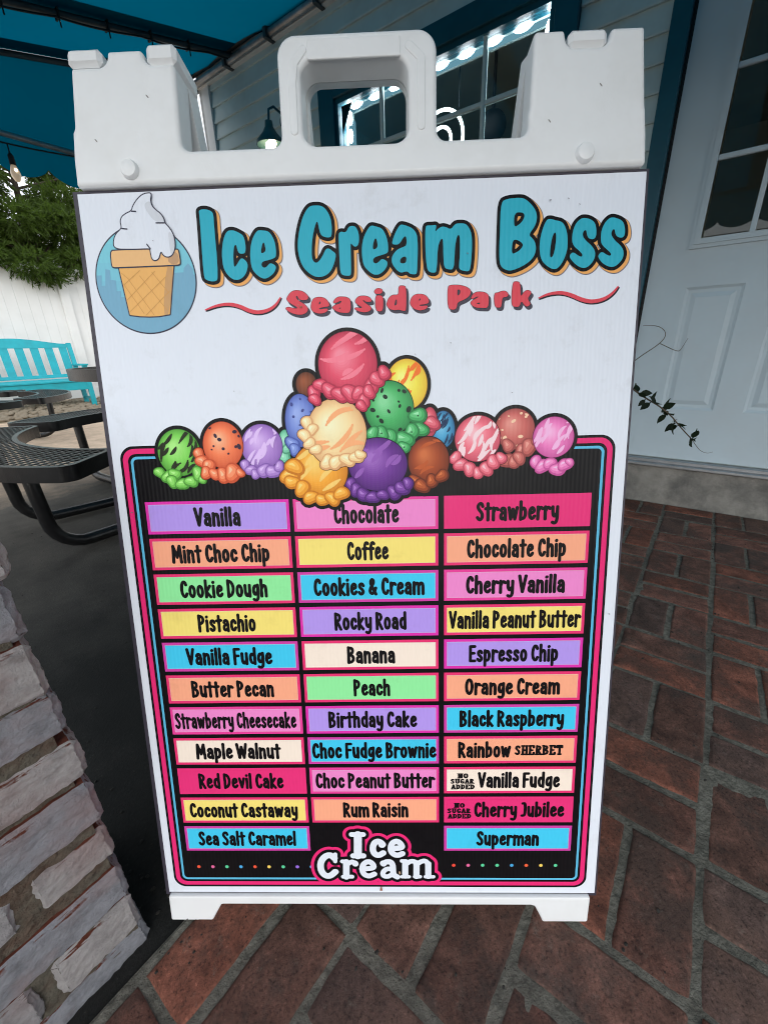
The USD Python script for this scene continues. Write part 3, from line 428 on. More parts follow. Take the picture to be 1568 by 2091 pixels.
# ---- print
BLACK, WHITE = (0.0045, 0.004, 0.005), (0.72, 0.76, 0.83)
def ink(name, g, col, layer, parent, **kw):
    """A printed shape (millimetres on the sheet) as a sheet of its own."""
    if isinstance(g, Polygon) or hasattr(g, 'geoms'): g = affinity.scale(g, .001, .001, origin=(0, 0))
    v, f = flat(g)
    v3 = leaf(np.c_[v, np.full(len(v), 0.0004 + 0.00012 * layer)])
    a, b, c = v3[f[:, 0]], v3[f[:, 1]], v3[f[:, 2]]
    n = np.cross(b - a, c - a); out = leaf(np.array([[0, 0, 1.0], [0, 0, 0]])); out = out[0] - out[1]
    f = np.where((n @ out < 0)[:, None], f[:, ::-1], f)
    m = usdkit.mesh(stage, numbered(P(parent), name), (v3, f), M['ink'])
    UsdGeom.PrimvarsAPI(m).CreatePrimvar('pcol', Sdf.ValueTypeNames.Color3fArray, 'vertex').Set(Vt.Vec3fArray.FromNumpy(np.tile(np.array(col, np.float32), (len(m.GetPointsAttr().Get()), 1))))
    return data(m.GetPrim(), **kw)
def ink_steps(name, steps, parent):
    """Several tones of one printed thing as one mesh."""
    V, F, Cc, n = [], [], [], 0
    out = leaf(np.array([[0, 0, 1.0], [0, 0, 0]])); out = out[0] - out[1]
    for g, col, layer in steps:
        v, f = flat(affinity.scale(g, .001, .001, origin=(0, 0))); v3 = leaf(np.c_[v, np.full(len(v), 0.0004 + 0.00012 * layer)])
        nn = np.cross(v3[f[:, 1]] - v3[f[:, 0]], v3[f[:, 2]] - v3[f[:, 0]]); f = np.where((nn @ out < 0)[:, None], f[:, ::-1], f)
        V.append(v3); F.append(f + n); Cc.append(np.tile(np.array(col, np.float32), (len(v3), 1))); n += len(v3)
    m = usdkit.mesh(stage, numbered(P(parent), name), (np.vstack(V), np.vstack(F)), M['ink'])
    UsdGeom.PrimvarsAPI(m).CreatePrimvar('pcol', Sdf.ValueTypeNames.Color3fArray, 'vertex').Set(Vt.Vec3fArray.FromNumpy(np.vstack(Cc)))
def curve(L, n=2): return Polygon(chaikin(np.array(L) / 10.0, n)).buffer(0)
def rings(item):
    g = curve(item[0])
    for h in item[1:]: g = g.difference(curve(h))
    return g
def ell(c, n=48, k=1.0):
    a = np.linspace(0, 2 * np.pi, n, endpoint=False); x, y, rx, ry = [q / 10.0 for q in c]
    return Polygon(np.c_[x + k * rx * np.cos(a), y + k * ry * np.sin(a)])
C = lambda r, g, b: lin(r, g, b, 1.15)
sheet = ink('poster_sheet', sbox(-304.8, 0.4, 304.8, 911.4), WHITE, 0, sign)
# title
TEAL, ORANGE = C(48, 160, 180), C(222, 160, 92)
letters = {k: rings(v) for k, v in TITLE.items()}
whole = unary_union(list(letters.values()))
outline = whole.buffer(3.5)
ink('title_shadow', affinity.translate(outline, 3.0, -2.6).buffer(.9), lin(120, 118, 125), 1, sheet)
ink('title_shadow', affinity.translate(outline, 2.5, -2.2).buffer(.3), ORANGE, 2, sheet)
ink('title_outline', outline, BLACK, 3, sheet)
for g in letters.values(): ink('title_letter', g.buffer(-.1), TEAL, 4, sheet)
RED = C(205, 70, 82)
park = {k: rings(v) for k, v in PARK.items()}
pw = unary_union(list(park.values()))
ink('subtitle_shadow', affinity.translate(pw, 2.2, -2.9).buffer(.7), lin(70, 68, 80), 1, sheet)
ink('subtitle_outline', pw.buffer(.45), lin(40, 30, 38), 2, sheet)
for g in park.values(): ink('subtitle_letter', g, RED, 3, sheet)
for key in ('swooshL', 'swooshR'):
    c = chaikin(np.array(ART[key][0]) / 10.0, 3, closed=False); t = np.linspace(0, 1, len(c))
    d = np.gradient(c, axis=0); d /= np.linalg.norm(d, axis=1, keepdims=True); nrm = np.c_[-d[:, 1], d[:, 0]]
    w = (2.1 * np.sin(np.pi * np.clip(t * .96 + .02, 0, 1)) ** .8)[:, None]
    g = Polygon(np.vstack([c + nrm * w * .75, (c - nrm * w)[::-1]])).buffer(.25)
    ink('swoosh_shadow', affinity.translate(g, 1.0, -1.3).buffer(.2), lin(45, 40, 48), 1, sheet); ink('swoosh', g, RED, 2, sheet)
# round emblem: a soft ice in a wafer cup before a skyline
cx, cy, cr = -239.5, 823.0, 57.3
disc = Point(cx, cy).buffer(cr, 48)
LINE = lin(66, 66, 80)
emblem = ink('emblem_rim', disc, LINE, 1, sheet)
inner = Point(cx, cy).buffer(cr - 1.5, 48)
for k in range(6):   # printed sky, in bands from teal down to grey blue
    y1 = cy + cr - k * 2 * cr / 6
    t = k / 5.0; ink('emblem_sky', inner.intersection(sbox(cx - 80, y1 - 2 * cr / 6 - .01, cx + 80, y1)), C(*(np.array((118, 190, 202)) * (1 - t) + np.array((112, 166, 190)) * t)), 2, sheet)
ink('emblem_skyline', Polygon(np.array(ART['sky'][0]) / 10.).buffer(0).intersection(inner), C(112, 158, 182), 3, sheet)
cup, rim, ice = curve(ART['cup'][0], 0).buffer(-.6).buffer(.6), curve(ART['rim'][0], 1), curve(ART['soft'][0], 2)
ink('wafer_outline', cup.buffer(1.3), LINE, 4, sheet); ink('wafer_cup', cup, C(216, 165, 98), 5, sheet)
ink('wafer_shade', curve(ART['cshade'][0], 1).intersection(cup), C(186, 145, 100), 6, sheet)
for l in ART['waffle']: ink('wafer_line', LineString(np.array(l) / 10.).buffer(.35).intersection(cup.buffer(-1)), C(192, 144, 84), 7, sheet)
ink('rim_outline', rim.buffer(1.3), LINE, 8, sheet); ink('wafer_rim', rim, C(216, 172, 120), 9, sheet)
ink('wafer_shade', curve(ART['cshade'][1], 1).intersection(rim), C(178, 142, 108), 10, sheet)
ink('ice_outline', ice.buffer(1.2), LINE, 11, sheet); ink('soft_ice', ice, WHITE, 12, sheet)
for l in ART['shade']: ink('ice_shade', curve(l, 2).intersection(ice), lin(205, 209, 216), 13, sheet)
for l in ART['lines']: ink('ice_line', LineString(np.array(l) / 10.).buffer(.7), LINE, 14, sheet)

# menu board
PINK, BLUE = C(214, 42, 108), C(88, 172, 205)
r_rect = lambda x0, x1, y0, y1, r: sbox(x0 + r, y0 + r, x1 - r, y1 - r).buffer(r, 12)
scoops = {k: ell(v) for k, v in ART.items() if k in ('brown', 'blue', 'mint', 'yellow', 'cyan', 'redbit', 'straw', 'green', 'cream', 'orange', 'choc', 'purple', 'lime', 'chips', 'lav', 'pinkswirl', 'nut', 'pink')}
X0, X1, Y0, Y1 = -295.2, 291.8, 10.2, 640.0
rimline = lambda a: r_rect(X0 + a, X1 - a, Y0 + a, Y1 - a, 17 - a * .75)
board = ink('menu_board', rimline(0), BLACK, 1, sign)
ink('pink_border', rimline(3.2).difference(rimline(9.3)), PINK, 2, board)
ink('blue_border', rimline(12.6).difference(rimline(15.6)), BLUE, 2, board)
for k, c in enumerate(('red', 'pink', 'green', 'blue', 'red', 'yellow', 'green', 'purple', 'blue')):
    ink('dot', Point(-257.2 + 20.25 * k, 44.1).buffer(2.5, 10), {'red': C(215, 80, 55), 'pink': C(205, 95, 140), 'green': C(85, 190, 140), 'blue': C(70, 155, 205), 'yellow': C(220, 190, 90), 'purple': C(140, 100, 200)}[c], 2, board)
for k, c in enumerate((C(215, 70, 55), C(205, 95, 140), C(85, 190, 140), C(85, 190, 140), C(70, 155, 205), C(215, 90, 55), C(220, 190, 90), C(85, 190, 140))):
    ink('dot', Point(106.1 + 20.27 * k, 47.0).buffer(2.5, 10), c, 2, board)

# a narrow hand-drawn alphabet: strokes on a unit grid (x height 0.72, capitals 1)
def glyph(adv, *strokes): return adv, strokes
def arc(cx, cy, rx, ry, a0, a1, n=14): return [(cx + rx * math.cos(math.radians(a)), cy + ry * math.sin(math.radians(a))) for a in np.linspace(a0, a1, n)]
BOWL = [(0.08, .12), (.18, .04), (.29, .10), (.35, .34), (.31, .6), (.21, .68), (.08, .5)]
ARCH = [(.08, .45), (.16, .63), (.25, .68), (.33, .60), (.34, .4), (.345, 0)]
ALPHA = {
    'a': glyph(.42, [(.1, .54), (.14, .66), (.25, .68), (.33, .58), (.34, .0)], [(.34, .40), (.2, .42), (.09, .30), (.085, .12), (.16, .03), (.26, .08), (.34, .2)]),
    'b': glyph(.43, [(.08, 0), (.08, 1.02)], BOWL), 'c': glyph(.40, [(.33, .5), (.29, .65), (.2, .68), (.11, .58), (.08, .34), (.11, .12), (.2, .03), (.29, .08), (.34, .2)]),
    'd': glyph(.43, [(.35, 0), (.35, 1.02)], [(.43 - x, y) for x, y in BOWL]), 'e': glyph(.41, [(.1, .35), (.33, .42), (.32, .6), (.22, .69), (.12, .58), (.08, .34), (.11, .12), (.21, .03), (.3, .08), (.35, .18)]),
    'f': glyph(.34, [(.36, .92), (.29, 1.0), (.19, .94), (.16, .75), (.16, 0)], [(.05, .62), (.31, .63)]),
    'g': glyph(.43, [(.34, .55), (.25, .68), (.14, .62), (.08, .38), (.12, .16), (.2, .1), (.29, .2), (.35, .45)], [(.35, .7), (.36, .0), (.31, -.2), (.2, -.26), (.09, -.2)]),
    'h': glyph(.43, [(.08, 0), (.08, 1.02)], ARCH), 'i': glyph(.17, [(.08, 0), (.08, .68)], [(.08, .9), (.09, .92)]), 'k': glyph(.40, [(.08, 0), (.08, 1.02)], [(.32, .68), (.1, .33), (.34, 0)]),
    'l': glyph(.17, [(.08, 0), (.085, 1.02)]), 'm': glyph(.66, [(.08, 0), (.08, .7)], ARCH, [(x + .255, y) for x, y in ARCH]), 'n': glyph(.43, [(.08, 0), (.08, .7)], ARCH),
    'o': glyph(.43, arc(.215, .355, .135, .325, 90, 450, 22)), 'p': glyph(.43, [(.08, -.28), (.08, .7)], BOWL), 'r': glyph(.35, [(.08, 0), (.08, .7)], [(.08, .42), (.15, .62), (.25, .69), (.33, .6)]),
    's': glyph(.38, [(.31, .55), (.26, .67), (.16, .67), (.09, .56), (.13, .42), (.26, .3), (.31, .16), (.24, .04), (.14, .03), (.07, .14)]), 't': glyph(.34, [(.17, 0), (.165, .95)], [(.04, .66), (.31, .68)]),
    'u': glyph(.43, [(.08, .69), (.085, .2), (.14, .04), (.23, .04), (.33, .25)], [(.345, .69), (.345, 0)]), 'v': glyph(.42, [(.07, .69), (.21, .04), (.36, .69)]), 'w': glyph(.58, [(.06, .69), (.16, .03), (.28, .6), (.39, .03), (.51, .69)]), 'y': glyph(.42, [(.08, .69), (.1, .25), (.19, .12), (.3, .3)], [(.345, .69), (.34, 0), (.29, -.2), (.18, -.26), (.09, -.2)]),
    'B': glyph(.47, [(.09, 0), (.09, 1)], [(.09, .98), (.28, .96), (.35, .8), (.29, .62), (.13, .53), (.3, .47), (.385, .3), (.33, .1), (.2, .02), (.09, .03)]),
    'C': glyph(.45, [(.37, .78), (.33, .93), (.24, .98), (.14, .86), (.085, .5), (.13, .16), (.24, .02), (.34, .08), (.39, .22)]), 'D': glyph(.48, [(.09, 0), (.09, 1)], [(.09, .98), (.26, .94), (.38, .7), (.39, .4), (.28, .1), (.09, .02)]),
    'E': glyph(.42, [(.36, .97), (.09, .97), (.09, .03), (.37, .03)], [(.09, .52), (.32, .53)]), 'F': glyph(.40, [(.36, .97), (.09, .97), (.09, 0)], [(.09, .53), (.31, .54)]), 'J': glyph(.36, [(.12, .96), (.28, .97), (.28, .25), (.22, .05), (.08, .05)]),
    'M': glyph(.62, [(.08, 0), (.12, .98), (.31, .3), (.49, .98), (.54, 0)]), 'O': glyph(.50, arc(.25, .5, .165, .47, 90, 450, 24)), 'P': glyph(.44, [(.09, 0), (.09, 1)], [(.09, .97), (.28, .94), (.36, .75), (.29, .54), (.09, .45)]),
    'R': glyph(.46, [(.09, 0), (.09, 1)], [(.09, .97), (.28, .94), (.36, .77), (.3, .58), (.1, .48)], [(.17, .5), (.39, 0)]), 'S': glyph(.43, [(.36, .8), (.32, .94), (.22, .98), (.12, .88), (.1, .72), (.2, .55), (.32, .4), (.35, .2), (.27, .04), (.17, .02), (.07, .15)]),
    'V': glyph(.46, [(.06, 1), (.23, .03), (.41, 1)]), 'W': glyph(.66, [(.06, 1), (.19, .03), (.33, .8), (.47, .03), (.61, 1)]), '&': glyph(.50, [(.42, .02), (.14, .62), (.13, .85), (.22, .95), (.3, .85), (.27, .65), (.1, .38), (.08, .16), (.18, .03), (.32, .12), (.42, .4)]),
    ' ': glyph(.19)}
def lettering(text, pen=0.096):
    x, L = 0.0, []
    for ch in text:
        adv, strokes = ALPHA[ch]
        for s in strokes:
            p = chaikin(s, 2, closed=False) if len(s) > 2 and ch not in 'VWMEFkwvR' or (ch == 'R' and len(s) > 3) else np.array(s, float)
            L.append(LineString(p + [x, 0]).buffer(pen, 5))
        x += adv + (0.055 if ch != ' ' else 0)
    return unary_union(L)
def place(g, u0, u1, base, capital):
    x0, y0, x1, y1 = g.bounds
    g = affinity.translate(g, -x0, 0); g = affinity.scale(g, (u1 - u0) / (x1 - x0), capital, origin=(0, 0))
    return affinity.translate(g, u0, base)
# slab capitals, small
SL = {'S': ALPHA['S'][1], 'H': ([(.09, 0), (.09, 1)], [(.38, 0), (.38, 1)], [(.09, .5), (.38, .5)], [(0, 0), (.18, 0)], [(.29, 0), (.47, 0)], [(0, 1), (.18, 1)], [(.29, 1), (.47, 1)]),
      'E': ([(.1, 0), (.1, 1)], [(.02, 1), (.4, 1), (.4, .8)], [(.02, 0), (.4, 0), (.4, .2)], [(.1, .5), (.3, .5)]), 'R': ALPHA['R'][1] + ([(0, 0), (.18, 0)], [(.32, 0), (.46, 0)]), 'B': ALPHA['B'][1] + ([(0, 0), (.1, 0)], [(0, 1), (.1, 1)]),
      'T': ([(.22, 0), (.22, 1)], [(.02, .8), (.02, 1), (.42, 1), (.42, .8)], [(.12, 0), (.32, 0)]), 'N': ([(.09, 0), (.09, 1), (.38, 0), (.38, 1)], [(0, 0), (.18, 0)], [(0, 1), (.1, 1)], [(.3, 1), (.46, 1)]), 'O': ALPHA['O'][1], 'U': ([(.09, 1), (.09, .2), (.2, .03), (.3, .05), (.38, .25), (.38, 1)], [(0, 1), (.18, 1)], [(.3, 1), (.46, 1)]),
      'G': ([(.4, .78), (.3, .97), (.15, .9), (.08, .5), (.13, .12), (.25, .02), (.38, .12), (.39, .42), (.27, .42)],), 'A': ([(.06, 0), (.23, 1), (.41, 0)], [(.13, .33), (.34, .33)], [(0, 0), (.14, 0)], [(.33, 0), (.48, 0)]), 'D': ALPHA['D'][1] + ([(0, 0), (.1, 0)], [(0, 1), (.1, 1)])}
def slab(text, pen=.105):
    x, L = 0.0, []
    for ch in text:
        L += [LineString(np.array(s, float) + [x, 0]).buffer(pen, 3) for s in SL[ch]]; x += .58
    return unary_union(L)
TC = {'v': C(164, 138, 214), 'p': C(219, 126, 186), 'h': C(214, 48, 112), 'o': C(234, 156, 124), 'y': C(226, 206, 112), 'g': C(134, 216, 146), 'b': C(62, 184, 218), 'c': C(226, 211, 196)}
BORD = {'v': C(206, 48, 158), 'b': C(190, 60, 150), 'p': C(214, 60, 140), 'h': C(214, 48, 112)}
COLS = [(-271.6, -95.0, 'vogybopchyb'), (-89.8, 85.6, 'pybvcgvbpo'), (92.6, 267.6, 'hopyvobochb')]
for (x0, x1, code), words in zip(COLS, WORDS):
    for r, (c, (word, a, b)) in enumerate(zip(code, words)):
        y1 = 572.3 - 46.06 * r; y0 = y1 - 40.4
        ink('tile_border', sbox(x0, y0, x1, y1), BORD.get(c, C(214, 50, 105)), 2, board)
        if c != 'h':
            ink('tile_edge', sbox(x0 + 3.6, y0 + 3.6, x1 - 3.6, y1 - 3.6), tuple(.55 * v_ + .28 for v_ in TC[c]), 3, board)
        ink('flavour_tile', sbox(x0 + 4.2, y0 + 4.2, x1 - 4.2, y1 - 4.2), TC[c], 4, board)
        base = y0 + 9.9
        ink('flavour_lettering', place(lettering(word), a / 10., b / 10., base, 21.0), BLACK, 5, board)
        if word == 'Rainbow': ink('small_lettering', place(slab('SHERBET'), 186, 250, base + 3.4, 12.5), BLACK, 5, board)
        if code[0] == 'h' and r in (8, 9):
            d = 0 if r == 8 else -4.3
            for t, ua, ub, yy in (('NO', 110, 125.2, 24.0), ('SUGAR', 101, 133.8, 15.6), ('ADDED', 101.4, 133.9, 7.0)):
                ink('small_lettering', place(slab(t, .115), ua + d, ub + d, y0 + yy, 6.4), BLACK, 5, board)
# slab lettering at the foot
logo = unary_union([LineString(np.array(l) / 10.).buffer(w / 20., 8) for v in SLAB.values() for l, w in [(chaikin(np.array(q[0]), 2, closed=False), q[1]) for q in v]])
ink('foot_lettering_glow', logo.buffer(9.0, 10), PINK, 4, board); ink('foot_lettering_outline', logo.buffer(4.6, 10), BLACK, 5, board)
for k, v in SLAB.items():
    ink('foot_letter', unary_union([LineString(chaikin(np.array(q[0]), 2, closed=False) / 10.).buffer(q[1] / 20., 8) for q in v]), WHITE, 6, board)
# the scoops: plain balls of ice cream with a lumpy foot, printed in flat steps of tone
rs = np.random.default_rng(3)
def streaks(g, e, n, ang, wide, long=.7):
    x, yc, rx, ry = [q / 10. for q in e]; L = []
    for _ in range(n):
        px, py = x + rs.uniform(-.85, .85) * rx, yc + rs.uniform(-.85, .9) * ry
        l = rs.uniform(.3, 1) * long * ry; a = math.radians(ang + rs.uniform(-18, 18)); k = rs.uniform(-.35, .35)
        pts = [(px + s * l * math.cos(a + k * s), py + s * l * math.sin(a + k * s)) for s in np.linspace(-1, 1, 9)]
        L.append(unary_union([LineString(pts[i:i + 2]).buffer(wide * (.25 + .75 * math.sin(math.pi * (i + .5) / 8)) * 1.0, 4) for i in range(8)]))
    return unary_union(L).intersection(g.buffer(-.6))
def spots(g, e, n, s0, s1):
    x, yc, rx, ry = [q / 10. for q in e]
    return unary_union([affinity.rotate(affinity.scale(Point(x + rs.uniform(-.85, .85) * rx, yc + rs.uniform(-.9, .85) * ry).buffer(rs.uniform(s0, s1), 3), rs.uniform(.7, 1.8), 1), rs.uniform(0, 180)) for _ in range(n)]).intersection(g.buffer(-1))
SC = [('brown', (120, 66, 44), (160, 90, 60), (70, 40, 30), None), ('cyan', (70, 150, 190), (150, 205, 225), (30, 70, 110), ('streak', (28, 52, 84), 14)), ('yellow', (226, 212, 76), (240, 236, 150), (206, 150, 40), ('streak', (226, 110, 40), 14)), ('mint', (120, 195, 160), (175, 225, 200), (60, 130, 100), None), ('blue', (110, 130, 196), (160, 178, 226), (60, 74, 146), ('spot', (62, 70, 130), 12)), ('redbit', (206, 84, 100), (236, 170, 176), (140, 44, 64), None), ('lav', (166, 128, 196), (216, 190, 232), (112, 76, 150), ('streak', (206, 178, 224), 14)), ('lime', (118, 196, 84), (186, 236, 150), (60, 120, 44), ('streak', (40, 44, 30), 16)), ('chips', (226, 118, 78), (246, 196, 160), (176, 66, 40), ('spot', (52, 40, 56), 11)), ('nut', (190, 98, 92), (224, 160, 146), (126, 56, 56), ('spot', (232, 190, 158), 14)), ('pink', (222, 118, 178), (244, 196, 222), (172, 66, 130), ('streak', (240, 172, 210), 14)), ('pinkswirl', (222, 108, 124), (248, 206, 210), (166, 56, 76), ('streak', (248, 200, 204), 20)), ('choc', (150, 66, 34), (214, 122, 70), (80, 32, 20), ('streak', (176, 82, 40), 6)), ('green', (70, 168, 96), (160, 222, 174), (30, 104, 56), ('spot', (22, 44, 34), 18)), ('purple', (104, 52, 138), (176, 130, 202), (60, 24, 90), ('streak', (136, 84, 166), 6)), ('orange', (228, 156, 52), (248, 208, 128), (172, 98, 24), ('streak', (240, 190, 104), 6)), ('cream', (232, 204, 150), (248, 234, 200), (196, 138, 92), ('streak', (236, 160, 110), 7)), ('straw', (212, 74, 98), (244, 164, 176), (150, 36, 62), ('streak', (230, 120, 138), 8))]
SHADE = lambda lo, col, hi, t: C(*(np.array(lo) * (1 - t * 2) + np.array(col) * t * 2 if t < .5 else np.array(col) * (2 - t * 2) + np.array(hi) * (t * 2 - 1)))
shapes = {}
for n, *_r in SC:
    g = ell(ART[n]); fr = []
    for bx_, by_, br in BUMPS.get(n, []):
        a = np.linspace(0, 2 * np.pi, 20, endpoint=False); w = 1 + .13 * np.sin(2 * a + rs.uniform(0, 6)) + .07 * np.sin(3 * a + rs.uniform(0, 6))
        fr.append(Polygon(np.c_[bx_ / 10. + br / 10. * 1.26 * w * np.cos(a), by_ / 10. + br / 10. * 1.22 * w * np.sin(a)]))
    shapes[n] = (g, fr, unary_union([g] + fr))
ink('scoop_outline', unary_union([s[2] for s in shapes.values()]).buffer(4.2, 8), BLACK, 6, board)
lay = 7
for q, (n, col, hi, lo, deco) in enumerate(SC):
    g, fr, al = shapes[n]; e = ART[n]; x, yc, rx, ry = [v / 10. for v in e]
    cover = unary_union([shapes[o[0]][2].buffer(.7, 6) for o in SC[q + 1:]])
    steps = []
    def put(name, s, c, k):
        s = s.difference(cover)
        s = MultiPolygon([q_ for q_ in polys(s) if q_.area > .05])
        if not s.is_empty: steps.append((s, c, lay + k))
    put('scoop_line', al.buffer(.7, 6), lin(*[v * .30 for v in lo]), 0)
    put('scoop', al, C(*lo), 1)
    for k in range(16):   # tone steps of the ball
        t = k / 15.0; s = 1 - .85 * t
        put('scoop_tone', ell([e[0] - .24 * e[2] * t, e[1] + .28 * e[3] * t, e[2] * s, e[3] * s]).intersection(g.buffer(-.4)), SHADE(lo, col, hi, .20 + .62 * t ** .9), 2 + k * .375)
    if deco:
        dg = streaks(g, e, deco[2], 62 if n in ('pinkswirl', 'lav', 'pink', 'yellow', 'lime', 'cyan') else 30, .085 * rx, .5) if deco[0] == 'streak' else spots(g, e, deco[2], .05 * rx, .10 * rx)
        put('scoop_swirl' if deco[0] == 'streak' else 'scoop_chip', dg, C(*deco[1]), 8)
    if fr:
        for i, b in enumerate(fr):
            later = unary_union(fr[i + 1:]); rr = math.sqrt(b.area / math.pi)
            for k, (sh, t, dx) in enumerate(((0.0, .12, 0), (-.22, .42, .06), (-.45, .62, .16), (-.72, .9, .26))):
                put('scoop_lump', affinity.translate(b.buffer(sh * rr), -dx * rr, dx * rr).difference(later), SHADE(lo, col, hi, t), 9 + k)
        if n == 'green': put('scoop_chip', unary_union([f.centroid.buffer(.9, 4) for f in fr[::2]]), C(22, 44, 34), 13)
    if steps: ink_steps('scoop', steps, board)
# small stains and specks on the sheet
ink('rust_stain', Polygon([(1.5, 6.5), (4.5, 6.5), (3.8, 9.5), (3.2, 12.5), (2.2, 9.0)]).buffer(.5), lin(150, 95, 70), 18, board)
for x, y, r, c in ((-67.0, 789.0, 1.1, (140, 110, 80)), (-69.5, 791, .6, (160, 140, 110)), (205, 887, .9, (110, 110, 115)), (224, 888, .7, (120, 120, 125)), (236, 882, .6, (120, 120, 125)), (118, 838, .7, (120, 120, 125)), (100, 746, .6, (125, 125, 130)), (-226, 862, .6, (150, 150, 155)), (-288, 560, .8, (120, 120, 120)), (-291, 470, .6, (130, 130, 130)), (297, 420, .8, (110, 110, 110)), (-150, 700, .5, (140, 140, 145)), (170, 690, .6, (130, 130, 135)), (60, 735, .5, (150, 150, 150)), (30, 36.5, 1.8, (190, 160, 130))):
    ink('speck', affinity.rotate(affinity.scale(Point(x, y).buffer(r, 4), .6, 1.5), 35 * r * 3), lin(*c), 17, board)

# ------------------------------------------------------------------ the shop front (its face is the plane x = FX)
FX, YC, ZTOP = 2.36, 3.33, 3.05
shop = thing('shop_building', 'pale clapboard shop front with dark teal trim, a white door and a lit window', 'building')
win = (0.84, 2.05, 0.86, 2.075)          # glass: y0, y1, z0, z1
dor = (-0.485, 0.316, 0.225, 2.255)
wall_g = sbox(-3.2, 0.0, YC, ZTOP).difference(sbox(win[0], win[2], win[1], win[3])).difference(sbox(dor[0], dor[2], dor[1], dor[3]))
def facing(g, x0, x1):
    """Shape in (y, z) -> slab between x0 and x1."""
    m = extr(g, 0, x1 - x0); v = m.vertices.copy(); m.vertices = np.c_[x0 + v[:, 2], v[:, 0], v[:, 1]]
    if m.volume < 0: m.invert()
    return m
obj('wall', facing(wall_g, FX + .014, FX + .14), M['siding'], shop)
obj('end_wall', bx(FX + .14, 7.4, YC - .12, YC, 0, ZTOP), M['siding'], shop)
obj('roof', cat([bx(FX - .02, 7.5, -3.3, YC + .05, ZTOP, ZTOP + .18)]), M['grey_steel'], shop)
obj('back_wall', bx(6.4, 6.52, -3.2, YC - .12, 0, ZTOP), M['room'], shop); obj('room_floor', bx(FX + .14, 6.4, -3.2, YC - .12, .2, .22), M['room'], shop)
obj('room_ceiling', bx(FX + .14, 6.4, -3.2, YC - .12, 2.7, 2.74), M['room'], shop); obj('side_wall', bx(FX + .14, 6.4, -3.2, -3.1, .22, 2.7), M['room'], shop)
# lapped boards, cut round the openings
PIT = 0.0905
holes = [(win[0] - .118, win[1] + .142, win[2] - .12, win[3] + .118), (dor[0] - .075, dor[1] + .070, 0, dor[3] + .08), (3.238, 3.4, 0, 9)]
z = 0.205
while z < 2.62:
    z1 = z + PIT; cuts = sorted([(h[0], h[1]) for h in holes if z1 > h[2] + .01 and z < h[3] - .01]); y = -2.2
    spans = []
    for a, b in cuts:
        if a > y: spans.append((y, a))
        y = max(y, b)
    if y < 3.238: spans.append((y, 3.238))
    for a, b in spans:
        zt, zb = z1 + .012, z
        for h in holes:
            if b > h[0] and a < h[1]:
                if zb < h[3] <= zt: zb = h[3]
                if zb <= h[2] < zt: zt = h[2]
        prof = [(FX + .014, zb), (FX - .004, zb), (FX - .0055, zb + .006), (FX + .010, zt), (FX + .014, zt)]
        v = np.array([(px, yy, pz) for yy in (a, b) for px, pz in prof]); n = len(prof)
        F = [(i, (i + 1) % n, n + (i + 1) % n) for i in range(n)] + [(i, n + (i + 1) % n, n + i) for i in range(n)] + [(0, i + 1, i) for i in range(1, n - 1)] + [(n, n + i, n + i + 1) for i in range(1, n - 1)]
        m = trimesh.Trimesh(v, F, process=False)
        if m.volume < 0: m.invert()
        obj('siding_board', m, M['siding'], shop)
    z = z1
obj('corner_board', [cbx(FX - .016, FX + .014, 3.24, YC + .012, .2, 2.56, .002), cbx(FX - .016, FX + .10, YC + .001, YC + .026, .2, 2.56, .002)], M['vinyl'], shop)
obj('head_board', cbx(FX - .03, FX + .012, -3.2, YC + .02, 2.50, 2.575, .003), M['vinyl'], shop)
# foundation kerb and door sill
curb_g = np.stack(np.meshgrid(np.linspace(-3.2, YC, 160), np.linspace(-.02, .188, 14), indexing='ij'), -1).reshape(-1, 2)
cv = np.c_[FX - .012 - .010 * (meshkit.fbm(np.c_[curb_g * 9, np.zeros(len(curb_g))], 4, 3) - .5), curb_g]
obj('foundation', [trimesh.Trimesh(cv, quads(cv, 160, 14), process=False), bx(FX - .008, FX + .14, -3.2, YC, -.02, .186)], M['concrete'], shop)
sill = obj('door_sill', [cbx(FX - .045, FX + .10, dor[0] - .07, dor[1] + .06, .189, .204, .003), cbx(FX - .030, FX + .10, dor[0], dor[1], .2045, .222, .003)], M['alu'], shop)
# window: trim, sash frame, bars, panes
w0, w1, v0, v1 = win
obj('window_trim', [cbx(FX - .028, FX + .012, w0 - .115, w0 - .018, v0 - .115, v1 + .115, .003), cbx(FX - .028, FX + .012, w1 + .018, w1 + .138, v0 - .115, v1 + .115, .003),
                    cbx(FX - .031, FX + .012, w0 - .018, w1 + .018, v1 + .02, v1 + .115, .003), cbx(FX - .05, FX + .012, w0 - .018, w1 + .018, v0 - .115, v0 - .02, .003)], M['teal_trim'], shop)
wf = obj('window_frame', facing(sbox(w0 - .018, v0 - .02, w1 + .018, v1 + .02).difference(sbox(w0 + .004, v0 + .004, w1 - .004, v1 - .004)), FX - .012, FX + .055), M['teal_trim'], shop)
cols, rows = 4, 5
cw, rh = (w1 - w0) / cols, (v1 - v0) / rows
for k in range(1, cols): obj('glazing_bar', cbx(FX + .004, FX + .026, w0 + k * cw - .010, w0 + k * cw + .010, v0, v1, .003), M['siding'], wf)
for k in range(1, rows): obj('glazing_bar', cbx(FX + .005, FX + .025, w0, w1, v0 + k * rh - .010, v0 + k * rh + .010, .003), M['siding'], wf)
for i in range(cols):
    for j in range(rows): obj('pane', bx(FX + .013, FX + .016, w0 + i * cw + .010, w0 + (i + 1) * cw - .010, v0 + j * rh + .010, v0 + (j + 1) * rh - .010), M['glass'], wf)
